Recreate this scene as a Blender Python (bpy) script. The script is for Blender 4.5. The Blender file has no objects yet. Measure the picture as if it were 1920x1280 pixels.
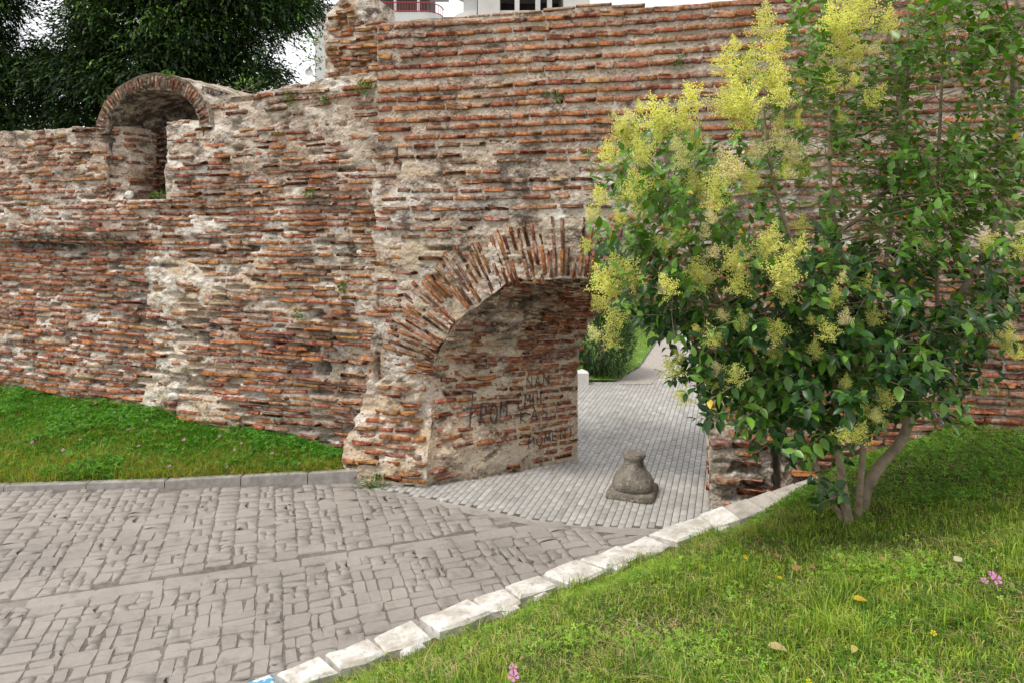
import bpy, math, random
import numpy as np
from mathutils import Matrix, Vector

# ------------------------------------------------------------------ camera, sky, sun, exposure
random.seed(7)
RNG = np.random.default_rng(7)
sc = bpy.context.scene
col = sc.collection
H, F, HY = 3.3, 1300.0, 430.0          # eye height (m), focal length and horizon in pixels of the 1920 px photograph
camd = bpy.data.cameras.new('camera')
cam = bpy.data.objects.new('camera', camd)
col.objects.link(cam)
cam.location = (0, 0, H)
cam.rotation_euler = (math.radians(90), 0, 0)
camd.sensor_width = 36.0
camd.lens = 36.0 * F / 1920.0
camd.shift_y = -(640.0 - HY) / 1920.0
camd.clip_end = 2000
camd.clip_start = 0.05
sc.camera = cam

SUN_DIR = Vector((-0.45, -0.22, 0.86)).normalized()     # towards the sun
world = bpy.data.worlds.new('World')
sc.world = world
world.use_nodes = True
wn, wl = world.node_tree.nodes, world.node_tree.links
wn.clear()
sky = wn.new('ShaderNodeTexSky')
sky.sky_type = 'NISHITA'
sky.sun_disc = False
sky.sun_elevation = math.asin(SUN_DIR.z)
sky.sun_rotation = math.atan2(SUN_DIR.x, SUN_DIR.y)
tc = wn.new('ShaderNodeTexCoord')
nz = wn.new('ShaderNodeTexNoise')
nz.inputs['Scale'].default_value = 2.2
nz.inputs['Detail'].default_value = 6
rp = wn.new('ShaderNodeValToRGB')
rp.color_ramp.elements[0].position = 0.30
rp.color_ramp.elements[0].color = (0.55, 0.55, 0.55, 1)
rp.color_ramp.elements[1].position = 0.62
rp.color_ramp.elements[1].color = (1, 1, 1, 1)
mx = wn.new('ShaderNodeMix')
mx.data_type = 'RGBA'
mx.inputs[7].default_value = (7.7, 7.6, 7.5, 1)          # bright cloud
bg = wn.new('ShaderNodeBackground')
bg.inputs['Strength'].default_value = 0.11
wo = wn.new('ShaderNodeOutputWorld')
wl.new(tc.outputs['Generated'], nz.inputs['Vector'])
wl.new(nz.outputs['Fac'], rp.inputs['Fac'])
wl.new(rp.outputs['Color'], mx.inputs[0])
wl.new(sky.outputs['Color'], mx.inputs[6])
wl.new(mx.outputs[2], bg.inputs['Color'])
wl.new(bg.outputs['Background'], wo.inputs['Surface'])

sd = bpy.data.lights.new('sun', 'SUN')
sd.energy = 1.5
sd.angle = math.radians(14)
sd.color = (1.0, 0.93, 0.83)
sun = bpy.data.objects.new('sun', sd)
col.objects.link(sun)
sun.rotation_euler = SUN_DIR.to_track_quat('Z', 'Y').to_euler()

vs = sc.view_settings
vs.view_transform = 'Standard'
vs.look = 'None'
vs.gamma = 1
vs.exposure = 0.76
vs.use_curve_mapping = False
sc.cycles.max_bounces = 6
sc.cycles.transparent_max_bounces = 8

# ------------------------------------------------------------------ helpers
def P(x, y, Y):                       # pixel of the photograph at depth Y
    return np.array(((x - 960) / F * Y, Y, H - (y - HY) / F * Y))

def G(x, y, z=0.0):                   # pixel on the horizontal plane z
    Y = (H - z) * F / (y - HY)
    return np.array(((x - 960) / F * Y, Y, z))

def PIX(p):
    p = np.asarray(p, float)
    return 960 + F * p[..., 0] / p[..., 1], HY + F * (H - p[..., 2]) / p[..., 1]

def hsh(ix, iy, seed):
    h = (ix.astype(np.int64) * 374761393 + iy.astype(np.int64) * 668265263 + seed * 1442695041) & 0xFFFFFFFF
    h = ((h ^ (h >> 13)) * 1274126177) & 0xFFFFFFFF
    h = ((h ^ (h >> 16)) * 2246822519) & 0xFFFFFFFF
    return (h ^ (h >> 15)) & 0xFFFFFFFF

def gn(x, y, seed=0):                 # 2-D gradient noise, about -1..1
    x = np.asarray(x, float); y = np.asarray(y, float)
    x, y = np.broadcast_arrays(x, y)
    x0 = np.floor(x); y0 = np.floor(y)
    fx = x - x0; fy = y - y0
    u = fx * fx * fx * (fx * (fx * 6 - 15) + 10); v = fy * fy * fy * (fy * (fy * 6 - 15) + 10)
    def g(dx, dy):
        a = hsh(x0 + dx, y0 + dy, seed) / 4294967296.0 * 2 * math.pi
        return np.cos(a) * (fx - dx) + np.sin(a) * (fy - dy)
    n = (g(0, 0) * (1 - u) + g(1, 0) * u) * (1 - v) + (g(0, 1) * (1 - u) + g(1, 1) * u) * v
    return n * 1.5

def fbm(x, y, seed=0, o=4, gain=0.5):
    s = 0; a = 1; t = 0
    for i in range(o):
        s = s + a * gn(np.asarray(x) * 2 ** i + 17.3 * i, np.asarray(y) * 2 ** i - 9.1 * i, seed + i * 31)
        t += a; a *= gain
    return s / t * 1.4

def sstep(a, b, x):
    t = np.clip((np.asarray(x, float) - a) / (b - a), 0, 1)
    return t * t * (3 - 2 * t)

def mesh_np(name, verts, faces, cols=None, smooth=False):
    """verts (N,3), faces a list of index arrays (M,3) / (M,4)."""
    me = bpy.data.meshes.new(name)
    verts = np.ascontiguousarray(verts, dtype=np.float32)
    if isinstance(faces, np.ndarray):
        faces = [faces]
    faces = [np.asarray(f, dtype=np.int32) for f in faces if len(f)]
    me.vertices.add(len(verts))
    me.vertices.foreach_set('co', verts.ravel())
    idx = np.concatenate([f.ravel() for f in faces])
    tot = np.concatenate([np.full(len(f), f.shape[1], np.int32) for f in faces])
    start = np.concatenate([[0], np.cumsum(tot)[:-1]]).astype(np.int32)
    me.loops.add(len(idx))
    me.loops.foreach_set('vertex_index', idx)
    me.polygons.add(len(tot))
    me.polygons.foreach_set('loop_start', start)
    me.polygons.foreach_set('loop_total', tot)
    if smooth:
        me.polygons.foreach_set('use_smooth', np.ones(len(tot), bool))
    if cols is not None:
        c = np.ones((len(verts), 4), np.float32)
        c[:, :cols.shape[1]] = cols
        at = me.color_attributes.new('col', 'FLOAT_COLOR', 'POINT')
        at.data.foreach_set('color', c.ravel())
    me.update(calc_edges=True)
    me.validate()
    return me

class MB:                                # collects faces; builds one mesh object
    def __init__(s): s.v = []; s.f = []; s.n = 0
    def add(s, v, f):
        v = np.asarray(v, float)
        s.v.append(v)
        for q in f: s.f.append([i + s.n for i in q])
        s.n += len(v)
        return s
    def box(s, c, d, rz=0.0, jit=0.0):
        c = np.asarray(c, float); d = np.asarray(d, float) / 2
        v = np.array([(x, y, z) for z in (-1, 1) for y in (-1, 1) for x in (-1, 1)], float) * d
        if jit: v += RNG.normal(0, jit, v.shape)
        cs, sn = math.cos(rz), math.sin(rz)
        v = np.stack([v[:, 0] * cs - v[:, 1] * sn, v[:, 0] * sn + v[:, 1] * cs, v[:, 2]], 1) + c
        return s.add(v, [(0, 2, 3, 1), (4, 5, 7, 6), (0, 1, 5, 4), (2, 6, 7, 3), (0, 4, 6, 2), (1, 3, 7, 5)])
    def tube(s, pts, rad, n=6):
        pts = np.asarray(pts, float); rad = np.broadcast_to(np.asarray(rad, float), (len(pts),))
        vs_ = []; up = np.array((0.31, 0.17, 0.93))
        for i in range(len(pts)):
            d = pts[min(i + 1, len(pts) - 1)] - pts[max(i - 1, 0)]
            d = d / (np.linalg.norm(d) + 1e-9)
            a = np.cross(d, up)
            if np.linalg.norm(a) < 0.2: a = np.cross(d, (1, 0, 0))
            a /= np.linalg.norm(a); b = np.cross(d, a)
            th = np.arange(n) / n * 2 * math.pi
            vs_.append(pts[i] + rad[i] * (np.cos(th)[:, None] * a + np.sin(th)[:, None] * b))
        f = []
        for i in range(len(pts) - 1):
            for j in range(n):
                f.append((i * n + j, i * n + (j + 1) % n, (i + 1) * n + (j + 1) % n, (i + 1) * n + j))
        f.append(tuple(range(n))[::-1]); f.append(tuple((len(pts) - 1) * n + j for j in range(n)))
        return s.add(np.concatenate(vs_), f)
    def mesh(s, name, smooth=False):
        me = bpy.data.meshes.new(name)
        me.from_pydata(np.concatenate(s.v).tolist(), [], s.f)
        if smooth: me.polygons.foreach_set('use_smooth', np.ones(len(me.polygons), bool))
        me.update()
        return me
    def build(s, name, m, parent=None, smooth=False):
        return obj(name, s.mesh(name, smooth), m, parent)

def obj(name, me, m=None, parent=None, mat4=None, kind=None, color=None):
    o = bpy.data.objects.new(name, me)
    col.objects.link(o)
    if m is not None and me is not None and len(me.materials) == 0:
        me.materials.append(m)
    M = mat4 if mat4 is not None else Matrix.Identity(4)
    if parent is not None:
        o.parent = parent
        p = parent
        off = Vector((0, 0, 0))
        while p is not None:
            off += p.location; p = p.parent
        M = Matrix.Translation(-off) @ M
    o.matrix_basis = M
    if kind: o['kind'] = kind
    if color is not None: o.color = (*color, 1)
    return o

def tag(o, label, cat, group=None, kind=None):
    o['label'] = label; o['category'] = cat
    if group: o['group'] = group
    if kind: o['kind'] = kind
    return o

def thing(name, loc, label, cat, group=None):
    o = bpy.data.objects.new(name, None)
    o['kind'] = 'thing'
    o.empty_display_size = 0.2
    o.location = Vector([float(c) for c in loc])
    col.objects.link(o)
    return tag(o, label, cat, group)

def struct(o, label=None):
    o['kind'] = 'structure'
    if label: o['label'] = label
    return o

# ------------------------------------------------------------------ materials
class NT:
    def __init__(s, name):
        s.m = bpy.data.materials.new(name); s.m.use_nodes = True
        s.n = s.m.node_tree.nodes; s.l = s.m.node_tree.links
        s.n.clear()
        s.out = s.n.new('ShaderNodeOutputMaterial')
        s.bs = s.n.new('ShaderNodeBsdfPrincipled')
        s.l.new(s.bs.outputs[0], s.out.inputs[0])
        s.pos = s.n.new('ShaderNodeNewGeometry').outputs['Position']
    def link(s, a, b):
        if isinstance(a, bpy.types.NodeSocket): s.l.new(a, b)
        else: b.default_value = a
    def noise(s, scale, detail=4, rough=0.55, stretch=None, out='Fac', dist=0.0):
        n = s.n.new('ShaderNodeTexNoise')
        n.inputs['Scale'].default_value = scale; n.inputs['Detail'].default_value = detail
        n.inputs['Roughness'].default_value = rough; n.inputs['Distortion'].default_value = dist
        v = s.pos
        if stretch:
            mp = s.n.new('ShaderNodeMapping'); mp.inputs['Scale'].default_value = stretch
            s.l.new(v, mp.inputs[0]); v = mp.outputs[0]
        s.l.new(v, n.inputs['Vector'])
        return n.outputs[out]
    def voro(s, scale, feature='F1', out='Distance', rnd=1.0):
        n = s.n.new('ShaderNodeTexVoronoi'); n.feature = feature
        n.inputs['Scale'].default_value = scale; n.inputs['Randomness'].default_value = rnd
        s.l.new(s.pos, n.inputs['Vector'])
        return n.outputs[out]
    def ramp(s, fac, pts):
        r = s.n.new('ShaderNodeValToRGB'); e = r.color_ramp.elements
        while len(e) < len(pts): e.new(0.5)
        for el, (p, c) in zip(e, pts):
            el.position = p
            el.color = (c, c, c, 1) if isinstance(c, (int, float)) else (*c, 1)
        s.l.new(fac, r.inputs[0])
        return r.outputs[0]
    def mix(s, fac, a, b, mode='MIX'):
        n = s.n.new('ShaderNodeMix'); n.data_type = 'RGBA'; n.blend_type = mode
        for v, i in ((fac, 0), (a, 6), (b, 7)):
            if isinstance(v, bpy.types.NodeSocket): s.l.new(v, n.inputs[i])
            elif i == 0: n.inputs[0].default_value = v
            else: n.inputs[i].default_value = (*v, 1) if len(v) == 3 else v
        return n.outputs[2]
    def math(s, op, a, b=0.0):
        n = s.n.new('ShaderNodeMath'); n.operation = op
        s.link(a, n.inputs[0]); s.link(b, n.inputs[1])
        return n.outputs[0]
    def attr(s, name='col', out='Color'):
        a = s.n.new('ShaderNodeAttribute'); a.attribute_name = name
        return a.outputs[out]
    def sep(s, c):
        a = s.n.new('ShaderNodeSeparateColor'); s.l.new(c, a.inputs[0])
        return a.outputs
    def objcol(s): return s.n.new('ShaderNodeObjectInfo').outputs['Color']
    def bump(s, h, strength=0.5, dist=0.01):
        b = s.n.new('ShaderNodeBump'); b.inputs['Strength'].default_value = strength
        b.inputs['Distance'].default_value = dist
        s.l.new(h, b.inputs['Height']); s.l.new(b.outputs[0], s.bs.inputs['Normal'])
    def fin(s, c, rough=0.9, spec=0.25):
        s.link(c if isinstance(c, bpy.types.NodeSocket) else (*c, 1), s.bs.inputs['Base Color'])
        s.link(rough, s.bs.inputs['Roughness'])
        s.bs.inputs['Specular IOR Level'].default_value = spec
        return s.m

def mat_mortar():
    t = NT('old_mortar')
    ch = t.sep(t.attr())                         # R lime white, G black crusts plus painted niche shade, B warm plaster
    base = t.mix(t.ramp(t.noise(1.6, 5, 0.6), [(0.36, 0.0), (0.62, 1.0)]), (0.36, 0.295, 0.225), (0.54, 0.465, 0.37))
    base = t.mix(t.ramp(t.noise(0.7, 4, stretch=(1, 1, 1.6)), [(0.45, 0.0), (0.68, 0.6)]), base, (0.43, 0.29, 0.205))
    base = t.mix(t.math('MULTIPLY', ch[2], 0.75), base, (0.58, 0.455, 0.30))
    cs = t.sep(t.voro(42, out='Color'))          # aggregate: brick crumbs and pale grit
    crumb = t.ramp(cs[0], [(0.0, (0.16, 0.11, 0.08)), (0.22, (0.42, 0.19, 0.11)), (0.45, (0.46, 0.385, 0.30)), (0.8, (0.64, 0.575, 0.49)), (1.0, (0.78, 0.73, 0.66))])
    base = t.mix(t.ramp(t.noise(3.5, 4), [(0.42, 0.05), (0.62, 0.6)]), base, crumb)
    lime = t.math('ADD', t.math('MULTIPLY', t.attr(out='Alpha'), t.ramp(t.noise(1.9, 6, 0.66, stretch=(1, 1, 2.2)), [(0.48, 0.0), (0.60, 1.0)])), ch[0])
    lime = t.math('MULTIPLY', t.math('MINIMUM', lime, 1.0), t.ramp(t.noise(6, 5, 0.68, stretch=(1, 1, 1.8)), [(0.40, 0.05), (0.52, 1.0)]))
    base = t.mix(lime, base, (0.76, 0.715, 0.645))
    dirt = t.ramp(t.noise(2.6, 7, 0.7, stretch=(1, 1, 2.0)), [(0.52, 0.0), (0.63, 0.9)])
    base = t.mix(dirt, base, (0.10, 0.072, 0.055))
    pits = t.ramp(t.noise(15, 5, 0.7, stretch=(1, 1, 1.6)), [(0.34, 1.0), (0.43, 0.0)])
    base = t.mix(t.math('MULTIPLY', pits, 0.85), base, (0.06, 0.045, 0.035))
    crust_shade = t.math('MULTIPLY', ch[1], t.ramp(t.noise(7, 5, 0.7), [(0.38, 0.0), (0.56, 0.95)]))
    base = t.mix(crust_shade, base, (0.04, 0.037, 0.036))
    h = t.math('ADD', t.noise(14, 6, 0.62), t.math('MULTIPLY', t.voro(26), 0.5))
    t.bump(h, 0.6, 0.035)
    return t.fin(base, 0.95, 0.1)

def mat_brick(name, src):
    t = NT(name)
    c = t.objcol() if src == 'obj' else t.attr()
    dark = t.mix(1.0, c, (0.40, 0.34, 0.33), 'MULTIPLY')
    base = t.mix(t.ramp(t.noise(12, 5, 0.68), [(0.42, 0.0), (0.64, 0.85)]), c, dark)
    pale = t.mix(0.55, c, (0.70, 0.45, 0.28))
    base = t.mix(t.ramp(t.noise(20, 4, 0.65), [(0.48, 0.0), (0.66, 0.75)]), base, pale)
    smear = t.ramp(t.noise(7, 6, 0.72), [(0.53, 0.0), (0.63, 0.85)])
    base = t.mix(smear, base, t.mix(t.noise(30, 3), (0.38, 0.31, 0.235), (0.70, 0.63, 0.53)))
    grime = t.ramp(t.noise(3.6, 7, 0.72, stretch=(1, 1, 1.5)), [(0.57, 0.0), (0.70, 0.7)])
    base = t.mix(grime, base, (0.07, 0.048, 0.038))
    h = t.math('ADD', t.noise(34, 5, 0.7), t.noise(9, 3))
    t.bump(h, 1.0, 0.03)
    return t.fin(base, 0.92, 0.12)

def mat_stamped(name, a, b):
    t = NT(name)
    base = t.mix(t.ramp(t.noise(0.8, 5), [(0.35, 0.0), (0.65, 1.0)]), a, b)
    base = t.mix(t.ramp(t.noise(14, 6, 0.7), [(0.4, 0.0), (0.7, 0.35)]), base, (0.42, 0.39, 0.36))
    base = t.mix(t.ramp(t.noise(4, 7, 0.7), [(0.52, 0.0), (0.70, 0.55)]), base, (0.13, 0.112, 0.10))
    base = t.mix(t.ramp(t.noise(90, 3, 0.6), [(0.62, 0.0), (0.72, 0.5)]), base, (0.12, 0.10, 0.09))
    rn = t.n.new('ShaderNodeObjectInfo').outputs['Random']
    base = t.mix(1.0, base, t.ramp(rn, [(0.0, (0.93, 0.93, 0.93)), (0.5, (1.0, 1.0, 1.0)), (1.0, (1.06, 1.05, 1.04))]), 'MULTIPLY')
    t.bump(t.math('ADD', t.noise(28, 6, 0.6), t.noise(110, 3)), 0.45, 0.012)
    return t.fin(base, t.ramp(t.noise(6, 4), [(0.3, 0.55), (0.7, 0.85)]), 0.3)

def mat_paver(name, src):
    t = NT(name)
    c = t.objcol() if src == 'obj' else t.attr()
    base = t.mix(t.ramp(t.noise(1.2, 5), [(0.4, 0.0), (0.7, 0.45)]), c, (0.22, 0.205, 0.185))
    base = t.mix(t.ramp(t.noise(60, 4, 0.7), [(0.45, 0.0), (0.75, 0.4)]), base, (0.5, 0.49, 0.48))
    t.bump(t.noise(120, 3), 0.3, 0.006)
    return t.fin(base, 0.8, 0.3)

def mat_plain(name, c, rough=0.8, var=0.25, scale=6, spec=0.3, bump=0.0, stretch=None):
    t = NT(name)
    d = tuple(x * (1 - var) for x in c); l = tuple(min(1, x * (1 + var)) for x in c)
    base = t.mix(t.ramp(t.noise(scale, 6, 0.6, stretch=stretch), [(0.3, 0.0), (0.7, 1.0)]), d, l)
    if bump: t.bump(t.noise(scale * 6, 6, 0.65), bump, 0.01)
    return t.fin(base, rough, spec)

def mat_leaf(name, src, rough=0.38, trans=0.3, spec=0.4):
    t = NT(name)
    c = t.objcol() if src == 'obj' else t.attr()
    base = t.mix(t.ramp(t.noise(30, 3), [(0.35, 0.0), (0.7, 0.3)]), c, t.mix(1.0, c, (1.5, 1.4, 0.9), 'MULTIPLY'))
    m = t.fin(base, rough, spec)
    if trans:
        tr = t.n.new('ShaderNodeBsdfTranslucent'); t.l.new(t.mix(1.0, base, (1.15, 1.15, 0.9) if name == 'panicle_floret' else (1.5, 1.5, 0.5), 'MULTIPLY'), tr.inputs[0])
        ms = t.n.new('ShaderNodeMixShader'); ms.inputs[0].default_value = trans
        t.l.new(t.bs.outputs[0], ms.inputs[1]); t.l.new(tr.outputs[0], ms.inputs[2])
        t.l.new(ms.outputs[0], t.out.inputs[0])
    return m

def mat_white_stone(name, paint=None):
    t = NT(name)
    base = t.mix(t.ramp(t.noise(5, 6, 0.65), [(0.38, 0.0), (0.6, 1.0)]), (0.52, 0.48, 0.42), (0.80, 0.79, 0.76))
    base = t.mix(t.ramp(t.noise(16, 7, 0.72), [(0.55, 0.0), (0.68, 0.7)]), base, (0.26, 0.23, 0.19))
    if paint:
        base = t.mix(t.ramp(t.noise(9, 4, 0.6), [(0.46, 0.0), (0.50, 1.0)]), base, paint)
    t.bump(t.math('ADD', t.noise(22, 7, 0.7), t.noise(5, 3)), 0.7, 0.02)
    return t.fin(base, 0.85, 0.2)

M_MORTAR = mat_mortar()
M_BRICK_O = mat_brick('old_brick', 'obj')
M_BRICK_A = mat_brick('old_brick_mass', 'attr')
M_STAMP = mat_stamped('stamped_concrete', (0.275, 0.25, 0.228), (0.355, 0.325, 0.297))
M_GROOVE = mat_stamped('stamped_groove', (0.10, 0.087, 0.075), (0.18, 0.158, 0.137))
M_PAVER_O = mat_paver('grey_paver', 'obj')
M_PAVER_A = mat_paver('grey_paver_mass', 'attr')
M_JOINT = mat_plain('paver_joint_sand', (0.12, 0.11, 0.10), 0.95, 0.4, 20)
M_KERB = mat_plain('concrete_kerb', (0.32, 0.30, 0.28), 0.88, 0.3, 9, bump=0.3)
M_WHITE = mat_white_stone('whitewashed_stone')
M_WHITEBLUE = mat_white_stone('whitewashed_stone_blue_paint', (0.10, 0.38, 0.62))
M_COPING = mat_plain('grey_coping_stone', (0.42, 0.39, 0.35), 0.9, 0.35, 7, bump=0.5)
M_SOIL = mat_plain('soil_turf', (0.085, 0.075, 0.035), 0.95, 0.5, 7, bump=0.6)
M_EARTH = mat_plain('earth', (0.16, 0.14, 0.10), 0.95, 0.4, 0.5)
M_GRASS = mat_leaf('grass_blade', 'attr', 0.55, 0.35, 0.25)
M_LEAF_O = mat_leaf('privet_leaf', 'obj', 0.33, 0.22, 0.45)
M_LEAF_A = mat_leaf('privet_leaf_mass', 'attr', 0.33, 0.22, 0.45)
M_CONIFER = mat_leaf('conifer_foliage', 'attr', 0.6, 0.15, 0.2)
M_FLOWER = mat_leaf('panicle_floret', 'obj', 0.6, 0.35, 0.2)
M_PETAL = mat_leaf('petal', 'obj', 0.6, 0.3, 0.2)
M_BARK = mat_plain('privet_bark', (0.30, 0.235, 0.165), 0.85, 0.35, 18, bump=0.6)
M_BARKD = mat_plain('conifer_bark', (0.06, 0.045, 0.035), 0.9, 0.4, 8)

# ------------------------------------------------------------------ brick building kit
def brick_variant(seed, worn):
    r = np.random.default_rng(seed)
    xs = np.array([-0.5, -0.46, 0.05 + r.normal(0, 0.12), 0.46, 0.5])
    prof = np.array([(-0.13, 0.48), (-0.007, 0.5), (0.0, 0.41), (0.0, -0.41), (-0.007, -0.5), (-0.13, -0.48)])
    v = []
    wob = r.normal(0, 0.05 + 0.05 * worn, len(xs))
    for i, x in enumerate(xs):
        p = prof.copy(); end = i in (0, len(xs) - 1)
        p[:, 1] = p[:, 1] * (0.93 - 0.2 * worn * r.random() if end else 1.0) * (1 + r.normal(0, 0.04 + 0.07 * worn, 6)) + wob[i]
        p[:, 0] += r.normal(0, 0.003 + 0.005 * worn, 6)
        if end: p[1:5, 0] -= abs(r.normal(0.005 + 0.008 * worn, 0.005))
        v.append(np.stack([np.full(6, x) + r.normal(0, 0.008 + 0.02 * worn, 6), p[:, 0], p[:, 1]], 1))
    v = np.concatenate(v)
    q = []
    for i in range(len(xs) - 1):
        for j in range(5):
            q.append((i * 6 + j, i * 6 + j + 1, i * 6 + 6 + j + 1, i * 6 + 6 + j))
    tri = []
    for b, rev in ((0, False), ((len(xs) - 1) * 6, True)):
        for j in range(1, 5):
            t_ = (b, b + j + 1, b + j)
            tri.append(t_[::-1] if rev else t_)
    return v, np.array(q), np.array(tri)

BV = [brick_variant(100 + i, 0.15 if i < 8 else 1.0) for i in range(20)]
BMESH = [mesh_np('brick', v, [q, t]) for v, q, t in BV]

PAL = {
    'orange': (0.52, 0.205, 0.080), 'red': (0.43, 0.145, 0.075), 'deep': (0.30, 0.100, 0.066), 'brown': (0.27, 0.135, 0.085),
    'ochre': (0.50, 0.245, 0.095), 'pink': (0.44, 0.215, 0.145), 'pale': (0.52, 0.36, 0.24),
}
def pick(weights):
    k = random.choices(list(weights), list(weights.values()))[0]
    c = np.array(PAL[k]) * random.uniform(0.78, 1.2)
    return np.clip(c * np.array((1, random.uniform(0.9, 1.1), random.uniform(0.85, 1.15))), 0.01, 0.9)

def brick_matrix(c, x, y, z, L, h):
    M = Matrix.Identity(4)
    x = np.asarray(x) * L; z = np.asarray(z) * h
    for i in range(3):
        M[i][0] = x[i]; M[i][1] = y[i]; M[i][2] = z[i]; M[i][3] = c[i]
    return M

def place_bricks(parent, bricks, limit=300, name='brick', mass='brickwork', skip_px=None):
    """bricks: list of (centre, xaxis, yaxis(outward), zaxis, L, h, colour). The largest in view become parts, the rest one mass."""
    def score(b):
        px, py = PIX(b[0])
        s = b[4] * b[5] / b[0][1] ** 2
        if px < -5 or px > 1925 or py < -5 or py > 1285: s *= 0.05
        if skip_px is not None and skip_px(px, py): s *= 0.1
        return -s
    order = sorted(range(len(bricks)), key=lambda i: score(bricks[i]))
    single = set(order[:limit])
    vv, qq, tt, cc = [], [], [], []
    n = 0
    for i, b in enumerate(bricks):
        k = random.randrange(9) if b[0][2] > 4.4 and b[0][0] > -1.9 else random.randrange(4, len(BV))
        if i in single:
            obj(name, BMESH[k], M_BRICK_O, parent, brick_matrix(b[0], b[1], b[2], b[3], b[4], b[5]), color=b[6])
        else:
            v, q, t = BV[k]
            w = b[0] + v[:, :1] * b[1] * b[4] + v[:, 1:2] * b[2] + v[:, 2:3] * b[3] * b[5]
            vv.append(w); qq.append(q + n); tt.append(t + n); n += len(v)
            cc.append(np.tile(b[6], (len(v), 1)))
    if vv:
        off = np.array(parent.location)
        me = mesh_np(mass, np.concatenate(vv) - off, [np.concatenate(qq), np.concatenate(tt)], np.concatenate(cc))
        o = bpy.data.objects.new(mass, me); col.objects.link(o); me.materials.append(M_BRICK_A)
        o.parent = parent; o['kind'] = 'stuff'

class Frame:                             # vertical wall plane: a along (to the right), z up, off towards the viewer
    def __init__(s, O, T):
        s.O = np.array(O, float); T = np.array(T, float); s.T = np.append(T / np.linalg.norm(T), 0)
        s.n = np.array((s.T[1], -s.T[0], 0))
    def pt(s, a, z, off=0.0):
        a, z, off = np.broadcast_arrays(np.asarray(a, float), z, off)
        p = np.zeros(a.shape + (3,))
        p[..., 0] = s.O[0] + s.T[0] * a + s.n[0] * off
        p[..., 1] = s.O[1] + s.T[1] * a + s.n[1] * off
        p[..., 2] = z
        return p
    def px(s, x, y):                     # pixel -> (a, z) on the plane
        k = (x - 960) / F
        # O + T a = (kY, Y)
        a = (k * s.O[1] - s.O[0]) / (s.T[0] - k * s.T[1])
        Y = s.O[1] + s.T[1] * a
        return a, H - (y - HY) / F * Y

def grid_sheet(name, A, Z, gone, p, back, cols):
    """p (nz,na,3) points; cells whose four corners are gone are dropped; open edges are carried back by vector `back`."""
    nz_, na_ = A.shape
    idx = np.arange(nz_ * na_).reshape(nz_, na_)
    q = np.stack([idx[:-1, :-1], idx[:-1, 1:], idx[1:, 1:], idx[1:, :-1]], -1).reshape(-1, 4)
    g = gone.ravel()
    q = q[~g[q].all(1)]
    e = np.concatenate([q[:, [0, 1]], q[:, [1, 2]], q[:, [2, 3]], q[:, [3, 0]]])
    key = np.sort(e, 1); key = key[:, 0] * (nz_ * na_) + key[:, 1]
    _, inv, cnt = np.unique(key, return_inverse=True, return_counts=True)
    be = e[cnt[inv] == 1]
    v = p.reshape(-1, 3)
    bi = np.unique(be)
    remap = np.full(len(v), -1); remap[bi] = len(v) + np.arange(len(bi))
    v2 = np.concatenate([v, v[bi] + np.asarray(back)])
    sq = np.stack([be[:, 1], be[:, 0], remap[be[:, 0]], remap[be[:, 1]]], 1)
    c = cols.reshape(-1, cols.shape[-1]); c = np.concatenate([c, c[bi]])
    used = np.unique(np.concatenate([q.ravel(), sq.ravel()]))
    rm = np.full(len(v2), -1); rm[used] = np.arange(len(used))
    return v2[used], rm[np.concatenate([q, sq])], c[used]

def blobs(A, Z, fr, lst, seed):
    """soft irregular patches given by pixel centre and pixel radii on the frame's plane"""
    r = np.zeros(np.broadcast(A, Z).shape)
    if not lst: return r
    n1 = fbm(A * 1.6, Z * 1.6, seed, 4) * 0.55
    for (x, y, rx, ry, s) in lst:
        a, z = fr.px(x, y); a2, _ = fr.px(x + rx, y); _, z2 = fr.px(x, y - ry)
        d = np.sqrt(((A - a) / (a2 - a)) ** 2 + ((Z - z) / (z2 - z)) ** 2) + n1
        r = np.maximum(r, s * (1 - sstep(0.65, 1.1, d)))
    return r

def holes_off(A, Z, fr, lst):
    r = np.zeros(np.broadcast(A, Z).shape)
    j = fbm(A * 9, Z * 9, 77, 3) * 0.35
    for (x, y, w, h, dep) in lst:
        a, z = fr.px(x, y); a2, _ = fr.px(x + w / 2, y); _, z2 = fr.px(x, y - h / 2)
        d = np.maximum(np.abs((A - a) / (a2 - a)), np.abs((Z - z) / (z2 - z))) + j
        r = np.minimum(r, -dep * (1 - sstep(0.75, 1.05, d)))
    return r

def in_tree(px, py):
    return px > 1120 and py < 830 and not (px > 1700 and py > 450)

# ------------------------------------------------------------------ ground, path, passage paving
KB0 = np.array((-1.70, 5.02)); KD = np.array((3.56, 2.55)) / np.linalg.norm((3.56, 2.55)); KN = np.array((KD[1], -KD[0]))
def kerb_d(x, y): return (x - KB0[0]) * KN[0] + (y - KB0[1]) * KN[1]
def kerb_s(x, y): return (x - KB0[0]) * KD[0] + (y - KB0[1]) * KD[1]
def lawn_z(x, y):
    d = kerb_d(x, y)
    z = np.interp(d, [-1, 0, 0.36, 0.62, 1.0, 1.35, 1.75, 2.1, 2.45, 3.5, 5.0, 8, 14], [0.0, 0.04, 0.085, 0.17, 0.42, 0.66, 0.88, 1.00, 1.06, 1.34, 1.62, 1.95, 2.2])
    z = z + 0.20 * sstep(4.0, 5.4, kerb_s(x, y)) * sstep(0.5, 1.2, d) * (1 - sstep(1.6, 2.6, d))
    return z + 0.035 * fbm(np.asarray(x) * 0.9, np.asarray(y) * 0.9, 5, 3)

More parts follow.
